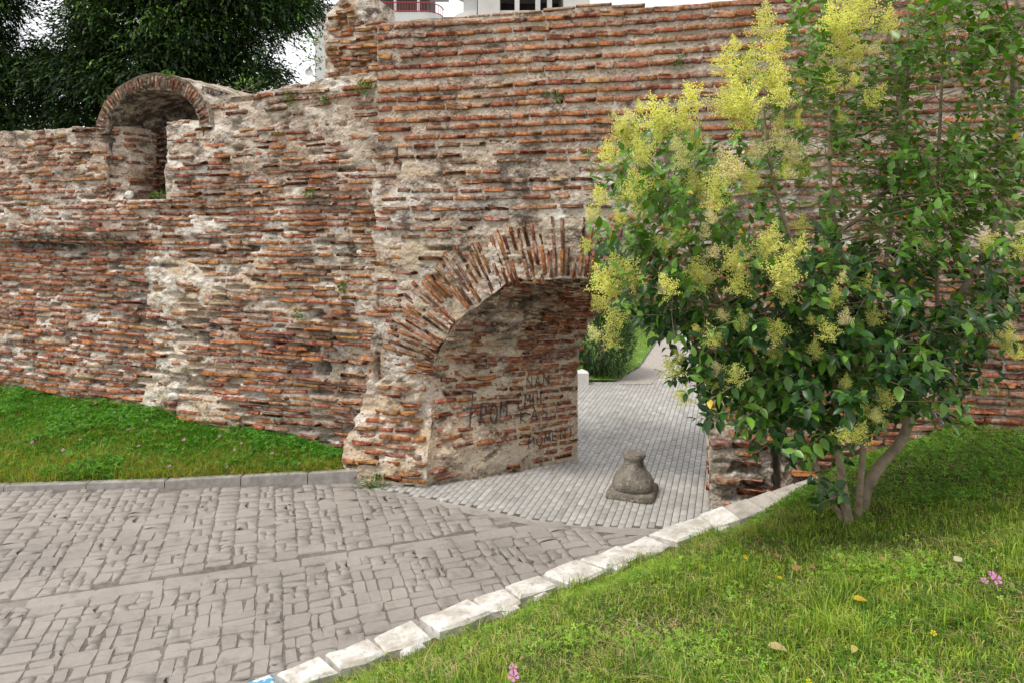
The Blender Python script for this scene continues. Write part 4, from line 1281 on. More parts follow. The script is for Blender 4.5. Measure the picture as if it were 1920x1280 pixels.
m = MB(); m.add([(1.37, 14.72, 0.25), (1.63, 14.72, 0.25), (1.63, 14.98, 0.25), (1.37, 14.98, 0.25), (1.5, 14.85, 0.32)], [(0, 1, 4), (1, 2, 4), (2, 3, 4), (3, 0, 4)]); m.build('cap', bpy.data.materials['white_paint'], bol)

# leaves: one leaf in its own space, x along the blade, z up
def leaf_geo(fold=0.25, curl=0.18, wid=0.25):
    s_ = np.array([0, 0.12, 0.38, 0.7, 1.0]); w_ = np.array([0, 0.62, 1.0, 0.68, 0]) * wid
    v = [(0, 0, 0)]
    for i in (1, 2, 3):
        zc = -curl * s_[i] ** 2
        v += [(s_[i], w_[i], zc + fold * w_[i]), (s_[i], 0, zc), (s_[i], -w_[i], zc + fold * w_[i])]
    v.append((1.0, 0, -curl))
    t = [(0, 2, 1), (0, 3, 2), (7, 8, 10), (8, 9, 10)]
    q = []
    for i in (0, 1):
        b = 1 + 3 * i
        q += [(b, b + 1, b + 4, b + 3), (b + 1, b + 2, b + 5, b + 4)]
    return np.array(v, float), np.array(q), np.array(t)

def frames(d, up):
    d = d / np.linalg.norm(d, axis=1, keepdims=True)
    y = np.cross(up, d); y /= np.linalg.norm(y, axis=1, keepdims=True) + 1e-9
    z = np.cross(d, y)
    return d, y, z
def scatter(geo, pos, d, up, size, cols):
    """many copies of a small mesh, joined: arrays of verts, quads, tris, colours"""
    v, q, t = geo
    x, y, z = frames(d, up)
    n = len(pos); k = len(v)
    W = pos[:, None, :] + size[:, None, None] * (v[None, :, 0, None] * x[:, None] + v[None, :, 1, None] * y[:, None] + v[None, :, 2, None] * z[:, None])
    o = (np.arange(n) * k)[:, None, None]
    Q = (q[None] + o).reshape(-1, 4) if len(q) else np.zeros((0, 4), int); T = (t[None] + o).reshape(-1, 3) if len(t) else np.zeros((0, 3), int)
    return W.reshape(-1, 3), Q, T, np.repeat(cols, k, axis=0)
def mass(name, parts, m, parent=None, kind='stuff'):
    n = 0; V, Q, T, C = [], [], [], []
    for v, q, t, c in parts:
        V.append(v); Q.append(q + n); T.append(t + n); C.append(c); n += len(v)
    off = np.array(parent.location) if parent is not None else 0
    me = mesh_np(name, np.concatenate(V) - off, [np.concatenate(Q), np.concatenate(T)], np.concatenate(C))
    me.materials.append(m)
    o = bpy.data.objects.new(name, me); col.objects.link(o)
    if parent is not None: o.parent = parent
    if kind: o['kind'] = kind
    return o
def rcol(n, base, var=0.25, alt=None, pa=0.0):
    c = np.tile(np.array(base, float), (n, 1)) * RNG.uniform(1 - var, 1 + var, (n, 1)) * RNG.uniform(0.9, 1.1, (n, 3))
    if alt is not None:
        k = RNG.random(n) < pa
        c[k] = np.array(alt) * RNG.uniform(0.75, 1.25, (k.sum(), 1))
    return np.clip(c, 0.004, 0.95)
def unit(n):
    v = RNG.normal(0, 1, (n, 3)); return v / np.linalg.norm(v, axis=1, keepdims=True)

def bush(name, c, rx, rz, n, leaf, label, cat, basecol, alt, m, stem=True):
    t = thing(name, c, label, cat)
    u = unit(n); r = RNG.uniform(0.45, 1.0, n) ** 0.6 * (1 + 0.18 * fbm(u[:, 0] * 2.5, u[:, 2] * 2.5 + u[:, 1] * 2, 31, 3))
    p = np.array(c) + np.array((0, 0, rz * 0.98)) + u * r[:, None] * np.array((rx, rx, rz))
    p[:, 2] = np.maximum(p[:, 2], c[2] + 0.02)
    d = u * 0.8 + np.array((0, 0, 0.45)) + RNG.normal(0, 0.45, (n, 3))
    mass('foliage', [scatter(leaf, p, d, np.array((0, 0, 1.0)) + RNG.normal(0, 0.3, (n, 3)), RNG.uniform(0.10, 0.19, n), rcol(n, basecol, 0.35, alt, 0.2))], m, t)
    if stem:
        mb = MB()
        for k in range(5):
            e = np.array(c) + np.array((random.uniform(-0.6, 0.6) * rx, random.uniform(-0.6, 0.6) * rx, rz * 1.4))
            mb.tube([np.array(c) + (random.uniform(-.08, .08), random.uniform(-.08, .08), -0.03), (np.array(c) + e) / 2 + (0, 0, 0.1), e], [0.03, 0.02, 0.008])
        mb.build('stems', M_BARK, t)
    return t
bush('oleander_bush', (2.02, 15.7, 0.05), 0.78, 0.80, 5200, leaf_geo(0.15, 0.1, 0.09), 'dense dark green bush on the lawn seen through the arch', 'bush', (0.035, 0.085, 0.025), (0.06, 0.13, 0.03), M_LEAF_A)
bush('garden_shrub', (5.1, 23.5, 0.05), 1.3, 1.1, 4200, leaf_geo(0.15, 0.1, 0.25), 'rounded green shrub beside the far path behind the privet', 'bush', (0.05, 0.12, 0.03), (0.09, 0.18, 0.04), M_LEAF_A)

# ------------------------------------------------------------------ conifers behind the long wall
def in_poly(x, y, poly):
    ins = False; j = len(poly) - 1
    for i in range(len(poly)):
        xi, yi = poly[i]; xj, yj = poly[j]
        if (yi > y) != (yj > y) and x < (xj - xi) * (y - yi) / (yj - yi) + xi: ins = not ins
        j = i
    return ins
spray_geo = (np.array([(0, 0, 0), (0.35, 0.13, -0.03), (0.30, -0.14, -0.02), (0.7, 0.10, -0.14), (0.68, -0.12, -0.12), (1.0, 0.0, -0.30), (0.5, 0.0, -0.02)], float),
             np.zeros((0, 4), int), np.array([(0, 1, 6), (0, 6, 2), (6, 3, 5), (6, 5, 4)]))
def conifer(base, poly, Y0, Y1, nc, label, seed):
    r = np.random.default_rng(seed)
    t = thing('conifer_tree', base, label, 'tree', 'dark conifers behind the long wall')
    xsp = [p[0] for p in poly]; ysp = [p[1] for p in poly]
    cl_ = []
    while len(cl_) < nc:
        x = r.uniform(min(xsp), max(xsp)); y = r.uniform(min(ysp), max(ysp))
        if not in_poly(x, y, poly): continue
        if fbm(x / 55.0, y / 45.0, seed, 3) < -0.42: continue
        cl_.append(P(x, y, r.uniform(Y0, Y1)))
    cl_ = np.array(cl_)
    axis = np.array((base[0], base[1], 0))
    parts = []
    for c in cl_:
        n = int(r.integers(115, 165)); out = c - axis; out[2] = 0; out /= np.linalg.norm(out) + 1e-6
        u = r.normal(0, 1, (n, 3)) * np.array((0.27, 0.27, 0.18))
        p = c + u - np.array((0, 0, 1)) * (np.abs(u @ out) * 0.25)[:, None]
        d = out * 0.7 + u * 1.4 + r.normal(0, 0.45, (n, 3)); d[:, 2] -= 0.25
        top = np.clip(u[:, 2:3] / 0.2, -1, 1)
        c_ = np.array((0.014, 0.030, 0.010)) * r.uniform(0.6, 1.5, (n, 1)); k = r.random(n) < 0.25; c_[k] = np.array((0.040, 0.095, 0.016)) * r.uniform(0.7, 1.3, (k.sum(), 1))  # dark base for the shaded interior, random sprays painted as lit
        if r.random() < 0.2: c_ = c_ * np.array((2.3, 2.2, 1.4))  # some whole clumps coloured brighter, as if lit
        parts.append(scatter(spray_geo, p, d, np.array((0, 0, 1.0)) + r.normal(0, 0.35, (n, 3)), r.uniform(0.14, 0.27, n), c_))
    mass('crown', parts, M_CONIFER, t)
    top_z = cl_[:, 2].max()
    mb = MB(); mb.tube([np.array(base) + (0, 0, -0.1), np.array(base) + (0.1, 0, 3), np.array(base) + (-0.05, 0, 6), (base[0], base[1], top_z)], [0.32, 0.26, 0.18, 0.04], 10)
    mb.build('trunk', M_BARKD, t, True)
    mb = MB()
    for c in cl_[::3]:
        z0 = min(max(2.6, c[2] - 0.9), top_z - 0.5)
        s0 = np.array((base[0], base[1], z0)); mb.tube([s0, (s0 + c) / 2 + (0, 0, 0.15), c], [0.06, 0.035, 0.012], 5)
    mb.build('limb', M_BARKD, t)
    return t
conifer((-8.9, 17.0, 0.0), [(60, 85), (120, 60), (150, -40), (140, -250), (480, -260), (610, -60), (585, 25), (520, 60), (470, 95), (535, 150), (440, 190), (300, 232), (140, 235), (55, 200), (25, 150)], 14.6, 19.0, 640, 'broad dark conifer behind the vaulted niche, drooping green sprays', 301)
conifer((-14.2, 17.5, 0.0), [(-260, -250), (30, -250), (42, 20), (5, 60), (20, 140), (75, 245), (-260, 255)], 15.0, 19.0, 420, 'dark conifer cut off by the left edge of the photo', 302)

# ------------------------------------------------------------------ buildings behind the gate wall
M_BW = mat_plain('pale_render', (0.62, 0.62, 0.62), 0.85, 0.08, 0.6)
M_BB = mat_plain('beige_render', (0.55, 0.50, 0.43), 0.85, 0.08, 0.6)
M_BD = mat_plain('dark_opening', (0.09, 0.08, 0.08), 0.8, 0.3, 0.8)
M_CONC = mat_plain('raw_concrete', (0.60, 0.585, 0.555), 0.9, 0.15, 0.5)
M_REDR = mat_plain('red_railing', (0.38, 0.06, 0.07), 0.6, 0.1, 3)
M_GL = mat_plain('window_glass', (0.06, 0.08, 0.11), 0.15, 0.2, 1, 0.5)
def bpt(x, Y): return (x - 960) / F * Y
def bz(y, Y): return H - (y - HY) / F * Y
Y1 = 42.0
apt = thing('apartment_building', (bpt(700, Y1), Y1 + 4, 0.0), 'pale apartment block with red balcony railing behind the pillar stub', 'building')
def bb(name, x0, x1, ya, yb, Y, dep, m, par):
    mb = MB(); X0, X1 = bpt(x0, Y), bpt(x1, Y); Z0, Z1 = bz(yb, Y), bz(ya, Y)
    mb.box(((X0 + X1) / 2, Y + dep / 2, (Z0 + Z1) / 2), (X1 - X0, dep, Z1 - Z0)); return mb.build(name, m, par)
bb('side_wall', 590, 612, 28, 540, Y1 + 1.0, 8, M_BW, apt)
bb('side_tower', 600, 690, 8, 540, Y1 + 1.6, 8, M_BW, apt)
bb('wall', 640, 806, 40, 540, Y1, 9, M_BB, apt)
bb('recess', 700, 800, -70, 40, Y1 + 2.2, 5, M_BD, apt)
pr_ = MB()                                                # curved balcony slab and parapet
arc = [(bpt(700, Y1), Y1 - 1.2)] + [(bpt(800, Y1) + 1.0 * math.sin(t_), Y1 + 0.2 - 1.4 * math.cos(t_)) for t_ in np.linspace(0, math.pi / 2, 8)] + [(bpt(800, Y1) + 1.0, Y1 + 4.0), (bpt(700, Y1), Y1 + 4.0)]
def ext(poly, z0, z1):
    k = len(poly); v = [(x, y, z0) for x, y in poly] + [(x, y, z1) for x, y in poly]
    return v, [(i, (i + 1) % k, k + (i + 1) % k, k + i) for i in range(k)] + [tuple(range(k))[::-1], tuple(range(k, 2 * k))]
Yb = Y1 - 1.2
pr_.add(*ext(arc, bz(41, Yb), bz(23, Yb))); bal = pr_.build('balcony', M_BW, apt)
arc2 = arc[:-2]
def railing(z0, z1):
    mb = MB()
    for za in (z0 + 0.05, z1):
        mb.tube([(x, y, za) for x, y in arc2], 0.035, 5)
    for (xa, ya), (xb, yb) in zip(arc2[:-1], arc2[1:]):
        k = max(1, int(math.hypot(xb - xa, yb - ya) / 0.16))
        for j in range(k):
            f_ = j / k; mb.box((xa + (xb - xa) * f_, ya + (yb - ya) * f_, (z0 + z1) / 2), (0.025, 0.025, z1 - z0))
    return mb
railing(bz(23, Yb), bz(5, Yb)).build('railing', M_REDR, bal)
mb = MB(); mb.add(*ext(arc, bz(-62, Yb), bz(-50, Yb))); mb.build('balcony', M_BW, apt)
mb = MB(); mb.add(*ext([(x, y) for x, y in arc], bz(-140, Yb), bz(-130, Yb))); mb.build('roof', M_BB, apt)
for x in (738, 782):
    bb('column', x, x + 4, -50, 23, Yb + 0.4, 0.25, M_BW, apt)
for k, (x, y) in enumerate(((660, 60), (700, 60), (745, 60), (660, 130), (700, 130), (745, 130), (660, 200), (745, 200))):
    w = bb('window', x, x + 22, y, y + 40, Y1 - 0.05, 0.2, M_BW, apt); bb('pane', x + 3, x + 19, y + 3, y + 37, Y1 - 0.09, 0.1, M_GL, w)
dish = thing('satellite_dish', (bpt(580, Y1 - 0.5), Y1 - 0.5, bz(136, Y1)), 'small grey satellite dish beside the apartment wall', 'dish')
mb = MB(); cx, cz = bpt(580, Y1 - 0.5), bz(136, Y1 - 0.5)
rv = [(cx + r_ * math.cos(a_), Y1 - 0.5 + 0.9 * r_ * r_ * -1, cz + r_ * math.sin(a_)) for r_ in (0.05, 0.14, 0.24) for a_ in np.arange(16) / 16 * 2 * math.pi]
mb.add(rv, [(i * 16 + j, i * 16 + (j + 1) % 16, (i + 1) * 16 + (j + 1) % 16, (i + 1) * 16 + j) for i in range(2) for j in range(16)])
mb.build('reflector', M_CONC, dish); mb = MB(); mb.tube([(cx, Y1 - 0.5, cz), (bpt(592, Y1), Y1 + 0.9, cz - 0.2)], 0.03); mb.build('bracket', M_CONC, dish)

Y2 = 60.0
sk = thing('unfinished_tower', (bpt(990, Y2), Y2 + 6, 0.0), 'unfinished concrete tower with open floors behind the wall top', 'building')
bb('shaft_wall', 896, 937, -160, 540, Y2, 10, M_CONC, sk)
bb('shaft_wall', 1057, 1106, -160, 540, Y2, 10, M_CONC, sk)
bb('back_wall', 937, 1057, -160, 540, Y2 + 7, 0.3, M_BD, sk)
for x in (965, 1004, 1026):
    bb('column', x, x + 9, -160, 540, Y2 + 0.2, 0.5, M_CONC, sk)
for k in range(7):
    y = 20 + k * 66 - 132
    s_ = bb('floor_slab', 937, 1057, y, y + 7, Y2 + 0.3, 6.6, M_CONC, sk)
    mb = MB(); cx = bpt(896, Y2)
    arc3 = [(cx, Y2 + 3.0)] + [(cx - 2.4 * math.sin(t_), Y2 + 3.0 - 3.0 * math.cos(t_) * 1.0) for t_ in np.linspace(0.05, 2.4, 12)] + [(cx, Y2 + 5.5)]
    mb.add(*ext(arc3, bz(y + 14, Y2), bz(y, Y2))); mb.build('balcony', M_CONC, sk)
mb = MB(); arc4 = [(cx, Y2 + 4.0)] + [(cx - 1.5 * math.sin(t_), Y2 + 3.6 - 2.0 * math.cos(t_)) for t_ in np.linspace(0.1, 2.3, 10)] + [(cx, Y2 + 5.0)]
mb.add(*ext(arc4, 0, bz(-160, Y2))); mb.build('bay_wall', M_BW, sk)

# ------------------------------------------------------------------ the flowering privet tree
TB = np.array((2.60, 5.35, 1.0))
tree = thing('privet_tree', TB, 'flowering privet with glossy leaves and lime yellow blossom on the bank', 'tree')
def stemline(pts):              # (x, y, depth) pixels -> points, smoothed
    p = np.array([P(x, y, Y) for x, y, Y in pts])
    out = [p[0]]
    for i in range(len(p) - 1):
        p0 = p[max(i - 1, 0)]; p1 = p[i]; p2 = p[i + 1]; p3 = p[min(i + 2, len(p) - 1)]
        for t_ in (0.25, 0.5, 0.75, 1.0):
            out.append(0.5 * ((2 * p1) + (-p0 + p2) * t_ + (2 * p0 - 5 * p1 + 4 * p2 - p3) * t_ ** 2 + (-p0 + 3 * p1 - 3 * p2 + p3) * t_ ** 3))
    return np.array(out)
STEMS = [
    ([(1594, 992, 5.35), (1586, 940, 5.34), (1572, 850, 5.30), (1566, 780, 5.28), (1560, 690, 5.2), (1530, 580, 5.1), (1490, 470, 5.0), (1450, 340, 4.95), (1430, 200, 4.95)], 0.034, 0.010),
    ([(1608, 988, 5.45), (1612, 920, 5.46), (1619, 830, 5.48), (1622, 740, 5.5), (1640, 620, 5.5), (1660, 500, 5.45), (1678, 370, 5.4), (1690, 240, 5.4), (1670, 100, 5.35), (1650, -60, 5.3)], 0.026, 0.012),
    ([(1616, 985, 5.62), (1622, 930, 5.62), (1645, 880, 5.62), (1692, 822, 5.62), (1712, 760, 5.6), (1748, 660, 5.6), (1800, 560, 5.65), (1842, 480, 5.7), (1876, 380, 5.7), (1898, 240, 5.7), (1902, 100, 5.7), (1912, -80, 5.7)], 0.046, 0.022),
    ([(1588, 995, 5.40), (1572, 950, 5.42), (1545, 900, 5.45), (1515, 845, 5.45), (1480, 770, 5.4), (1430, 690, 5.3), (1370, 600, 5.2), (1300, 480, 5.1), (1250, 360, 5.0)], 0.030, 0.010),
    ([(1556, 690, 5.25), (1500, 640, 5.2), (1400, 590, 5.1), (1290, 560, 5.0), (1190, 520, 4.95)], 0.022, 0.007),
    ([(1566, 438, 5.5), (1610, 410, 5.45), (1655, 365, 5.42), (1690, 330, 5.4)], 0.016, 0.024),
    ([(1690, 330, 5.45), (1700, 240, 5.6), (1702, 100, 5.65), (1705, -60, 5.7)], 0.014, 0.009),
    ([(1760, 640, 5.65), (1755, 440, 5.8), (1762, 240, 5.9), (1770, 60, 5.95), (1775, -60, 5.95)], 0.018, 0.010),
    ([(1710, 760, 5.6), (1650, 640, 5.4), (1590, 520, 5.3), (1560, 380, 5.25), (1555, 220, 5.2), (1560, 80, 5.2)], 0.024, 0.009),
    ([(1842, 480, 5.7), (1870, 560, 5.5), (1895, 600, 5.3)], 0.010, 0.005),
]
skel = []
for pts, r0, r1 in STEMS:
    L_ = stemline(pts); rad = np.linspace(r0, r1, len(L_)); rad[0] *= 1.35
    rad = rad * (1 + 0.06 * gn(np.arange(len(L_)) * 0.9, r0 * 99, 3))
    if pts[0][1] > 980: L_[0][2] = float(lawn_z(L_[0][0], L_[0][1])) - 0.06
    mb = MB(); mb.tube(L_, rad, 10); mb.build('stem', M_BARK, tree, True)
    for p_, r_ in zip(L_, rad): skel.append((p_, r_))
SK = np.array([s_[0] for s_ in skel]); SR = np.array([s_[1] for s_ in skel])
CLUST = [(1250, 290, 70, 16), (1180, 330, 55, 10), (1300, 350, 80, 16), (1200, 440, 85, 20), (1300, 440, 90, 22), (1170, 500, 55, 10), (1250, 560, 80, 18), (1350, 560, 90, 24), (1240, 610, 45, 8), (1330, 640, 70, 20),
         (1420, 640, 90, 30), (1400, 730, 85, 26), (1480, 750, 95, 32), (1560, 720, 95, 36), (1500, 640, 100, 34), (1600, 640, 100, 34), (1680, 680, 85, 30), (1740, 710, 75, 22), (1790, 670, 70, 18), (1840, 610, 70, 14),
         (1640, 560, 90, 26), (1560, 520, 80, 22), (1480, 540, 80, 20), (1400, 430, 80, 14), (1450, 320, 60, 8), (1440, 240, 65, 12), (1415, 140, 40, 5), (1530, 60, 55, 12), (1520, 140, 60, 14), (1560, 230, 85, 24),
         (1650, 130, 80, 18), (1640, 290, 95, 28), (1740, 290, 90, 26), (1700, 110, 80, 14), (1800, 70, 95, 30), (1880, 130, 85, 30), (1850, 270, 80, 26), (1800, 350, 85, 22), (1875, 370, 65, 16), (1600, 390, 80, 15),
         (1700, 410, 80, 18), (1780, 430, 70, 12), (1880, 480, 50, 9), (1740, 500, 55, 10), (1820, 550, 55, 8), (1890, 560, 45, 6), (1335, 770, 24, 3), (1310, 700, 40, 8), (1500, 810, 45, 9), (1450, 790, 50, 10),
         (1560, 850, 40, 5), (1720, 620, 70, 18), (1545, 930, 35, 4), (1760, 770, 40, 5), (1620, 770, 60, 12), (1960, 250, 80, 20), (1960, 450, 60, 8), (1750, -60, 150, 26), (1600, -60, 100, 12), (1880, -60, 100, 16)]
LG = [leaf_geo(0.30, 0.16, 0.27), leaf_geo(0.40, 0.28, 0.25), leaf_geo(0.20, 0.08, 0.29)]
rt = np.random.default_rng(21)
lp_, ld_, lu_, ls_, lc_ = [], [], [], [], []
tw = MB()
CEN = np.array((2.75, 5.45, 3.0))
br = MB()
for (cx, cy, cr, n) in CLUST:
    bc = P(cx, cy + cr * 0.3, 5.35)
    dist = np.linalg.norm(SK - bc, axis=1) + 1.2 * np.maximum(SK[:, 2] - bc[2] + 0.15, 0)
    j = int(np.argmin(dist)); s0 = SK[j]; ln = np.linalg.norm(bc - s0)
    if ln > 0.08:
        rb_ = min(SR[j] * 0.6, 0.006 + 0.010 * ln)
        ctl = s0 + (bc - s0) * 0.5 + np.array((rt.normal(0, 0.04), rt.normal(0, 0.06), -0.12 * ln))
        cv_ = [(1 - t_) ** 2 * s0 + 2 * t_ * (1 - t_) * ctl + t_ ** 2 * bc for t_ in np.linspace(0, 1, 7)]
        br.tube(cv_, np.linspace(rb_, 0.004, 7), 6)
        SK = np.concatenate([SK, np.array(cv_[2:])]); SR = np.concatenate([SR, np.linspace(rb_, 0.004, 7)[2:]])
    n = int(n * ((2.2 if cx < 1380 else 2.0) if cy < 580 else 1.35))
    for k in range(n):
        r_ = cr * math.sqrt(rt.random()); a_ = rt.uniform(0, 2 * math.pi)
        dep = np.clip(rt.normal(5.25 + (0.25 if cy < 420 and cx > 1550 else 0), 0.42), 4.5, 6.4)
        p = P(cx + r_ * math.cos(a_), cy + r_ * math.sin(a_), dep)
        out = (p - CEN) / np.linalg.norm(p - CEN)
        d = out * 0.7 + np.array((0, -0.15, 0.45)) + rt.normal(0, 0.35, 3); d /= np.linalg.norm(d)
        low = cy > 560
        Ls = rt.uniform(0.16, 0.34)
        b = p - d * Ls * 0.5
        dist = np.linalg.norm(SK - b, axis=1) + 0.6 * np.maximum(SK[:, 2] - b[2] + 0.05, 0)
        j = int(np.argmin(dist)); s0 = SK[j]
        mid = (s0 + b) / 2 + np.array((0, 0, -0.03)) * np.linalg.norm(b - s0) + rt.normal(0, 0.02, 3)
        rr = min(SR[j] * 0.5, 0.0025 + 0.004 * np.linalg.norm(b - s0))
        tip = b + d * Ls
        tw.tube([s0, mid, b, b + d * Ls * 0.5 + (0, 0, 0.01), tip], [rr, rr * 0.75, 0.0024, 0.002, 0.0014], 4)
        x, y, z = frames(d[None], np.array([[0.1, 0.2, 1.0]]))
        npair = int(rt.integers(3, 6)); rot0 = rt.uniform(0, math.pi)
        dk = float(np.clip(0.5 + 0.5 * fbm(p[0] * 1.3, p[2] * 1.3, 61, 2), 0, 1))
        young = cy < 480 or rt.random() < 0.15
        for i in range(npair):
            bp = b + d * Ls * (0.1 + 0.9 * i / (npair - 1))
            for s2 in (0, math.pi):
                a2 = rot0 + i * math.pi / 2 + s2 + rt.normal(0, 0.2)
                ld = (y[0] * math.cos(a2) + z[0] * math.sin(a2)) * 0.85 + d * (0.35 + 0.4 * i / npair) + np.array((0, 0, -0.12)) + rt.normal(0, 0.15, 3)
                up = np.array((0, -0.25, 1.0)) + d * 0.3 + rt.normal(0, 0.3, 3)
                lp_.append(bp); ld_.append(ld); lu_.append(up)
                ls_.append(rt.uniform(0.068, 0.108) * (1.08 if low else 1.0) * (0.7 if i == npair - 1 else 1))
                g0 = np.array((0.085, 0.205, 0.024)) if young else np.array((0.026, 0.085, 0.018))
                if rt.random() < 0.25: g0 = np.array((0.13, 0.27, 0.034))
                if rt.random() < 0.006: g0 = np.array((0.55, 0.42, 0.03))
                lc_.append(g0 * rt.uniform(0.7, 1.35))
br.build('branches', M_BARK, tree, True)['kind'] = 'stuff'
tw.build('twigs', M_BARK, tree)['kind'] = 'stuff'
lp_ = np.array(lp_); ld_ = np.array(ld_); lu_ = np.array(lu_); ls_ = np.array(ls_); lc_ = np.array(lc_)
LM = [mesh_np('leaf', v, [q, t], smooth=True) for v, q, t in LG]
px, py = PIX(lp_)
near = lp_[:, 1] / ls_ + np.where((px > 1100) & (px < 1900) & (py > 20) & (py < 1000), 0, 1e3)
single = np.zeros(len(lp_), bool); single[np.argsort(near)[:300]] = True
x, y, z = frames(ld_, lu_)
for i in np.where(single)[0]:
    M = Matrix.Identity(4)
    for r_ in range(3):
        M[r_][0] = x[i][r_] * ls_[i]; M[r_][1] = y[i][r_] * ls_[i]; M[r_][2] = z[i][r_] * ls_[i]; M[r_][3] = lp_[i][r_]
    obj('leaf', LM[i % 3], M_LEAF_O, tree, M, color=lc_[i])
rest = ~single; kk = np.arange(len(lp_)) % 3
lo = mass('leaves', [scatter(LG[k], lp_[rest & (kk == k)], ld_[rest & (kk == k)], lu_[rest & (kk == k)], ls_[rest & (kk == k)], lc_[rest & (kk == k)]) for k in range(3)], M_LEAF_A, tree)
lo.data.polygons.foreach_set('use_smooth', np.ones(len(lo.data.polygons), bool))

# flower panicles
OCT = np.array([(1, 0, 0), (-1, 0, 0), (0, 1, 0), (0, -1, 0), (0, 0, 1), (0, 0, -1)], float)
OCF = [(0, 2, 4), (2, 1, 4), (1, 3, 4), (3, 0, 4), (2, 0, 5), (1, 2, 5), (3, 1, 5), (0, 3, 5)]
def panicle(seed):
    r = np.random.default_rng(seed); pts = []
    for w in range(9):
        h = 0.08 + 0.1 * w; ln = 0.50 * (1 - (w / 9.3)) * r.uniform(0.7, 1.2)
        k = 4 if w < 7 else 3
        for j in range(k):
            a = j / k * 2 * math.pi + w * 0.8 + r.normal(0, 0.25)
            d = np.array((math.cos(a), math.sin(a), r.uniform(0.25, 0.7)))
            m = max(3, int(ln / 0.036))
            for i in range(m):
                f_ = (i + 0.6) / m
                pts.append(np.array((0, 0, h)) + d * ln * f_ + r.normal(0, 0.022, 3))
                if i > 0: pts += [np.array((0, 0, h)) + d * ln * f_ + r.normal(0, 0.05, 3) for _ in range(2)]
    for i in range(8): pts.append(np.array((0, 0, 0.9 + 0.02 * i)) + r.normal(0, 0.02, 3))
    pts = np.array(pts)
    V = (pts[:, None] + OCT[None] * r.uniform(0.013, 0.024, (len(pts), 1, 1))).reshape(-1, 3)
    Fq = (np.array(OCF)[None] + (np.arange(len(pts)) * 6)[:, None, None]).reshape(-1, 3)
    return mesh_np('flower_panicle', V, Fq)
PAN = [panicle(i) for i in range(6)]
PANP = [(1430, 95, 70, 0), (1400, 130, 60, 0), (1450, 150, 60, 0), (1410, 190, 80, 0), (1360, 205, 60, 0), (1470, 185, 50, 0), (1600, 20, 80, 0), (1565, 60, 60, 0), (1660, 50, 50, 0), (1580, 90, 60, 0), (1560, 160, 55, 0), (1622, 185, 50, 0),
        (1240, 225, 70, 0), (1180, 250, 60, 0), (1150, 290, 50, 0), (1290, 225, 60, 0), (1205, 285, 60, 0), (1320, 260, 50, 0), (1290, 300, 50, 1), (1470, 262, 48, 1), (1492, 292, 45, 1), (1430, 285, 40, 1), (1475, 325, 45, 0),
        (1380, 320, 70, 1), (1340, 350, 60, 0), (1410, 345, 50, 0), (1350, 378, 50, 0), (1220, 350, 60, 0), (1180, 365, 55, 0), (1130, 370, 45, 0), (1200, 392, 40, 0), (1120, 405, 35, 0), (1105, 460, 32, 0), (1285, 440, 45, 0), (1255, 455, 35, 0),
        (1500, 425, 42, 0), (1430, 470, 60, 0), (1490, 470, 50, 0), (1392, 492, 60, 0), (1380, 530, 55, 0), (1460, 520, 65, 0), (1472, 556, 50, 0), (1310, 530, 70, 0), (1262, 538, 50, 0), (1190, 520, 65, 0), (1145, 530, 60, 0), (1132, 566, 40, 0),
        (1165, 600, 55, 0), (1152, 636, 42, 0), (1550, 560, 50, 0), (1620, 545, 46, 0), (1636, 600, 40, 0), (1560, 625, 50, 0), (1400, 606, 40, 0), (1360, 588, 32, 1), (1450, 620, 52, 0), (1345, 636, 48, 0), (1455, 660, 40, 0), (1530, 656, 36, 0),
        (1385, 700, 48, 0), (1340, 712, 42, 0), (1268, 692, 48, 0), (1285, 732, 40, 0), (1605, 756, 48, 0), (1670, 745, 50, 0), (1570, 808, 36, 0), (1600, 815, 44, 0), (1740, 456, 36, 0), (1842, 462, 46, 0), (1893, 440, 46, 0), (1882, 640, 50, 0), (1902, 662, 40, 0), (1585, 720, 30, 0)]
for (x, y, s_, c_) in list(PANP):
    if s_ >= 45: PANP += [(x + rt.uniform(-55, 55), y + rt.uniform(-30, 50), rt.uniform(26, 38), int(rt.random() < 0.35))]
for i, (x, y, s_, cream) in enumerate(PANP):
    for rep_ in range(2 if s_ >= 58 else 1):
        Y = rt.uniform(4.45, 4.8) if 1200 < x < 1700 else rt.uniform(4.6, 5.0)
        size = s_ * 1.12 / F * Y
        c = P(x + rt.normal(0, 16) * (rep_ > 0), y + 0.35 * s_ + rt.normal(0, 16) * (rep_ > 0), Y)
        d = np.array(((x - 1560) / 900.0, -0.35, 0.85)) + rt.normal(0, 0.28, 3)
        M = Matrix.Translation(c) @ Vector(d).to_track_quat('Z', 'Y').to_matrix().to_4x4() @ Matrix.Rotation(rt.uniform(0, 6), 4, 'Z') @ Matrix.Diagonal((size, size, size, 1))
        cc_ = np.array((0.93, 0.87, 0.56)) if cream else np.array((0.86, 0.87, 0.31))
        obj('flower_panicle', PAN[int(rt.integers(6))], M_FLOWER, tree, M, kind='stuff', color=np.clip(cc_ * rt.uniform(0.85, 1.12), 0, 0.95))

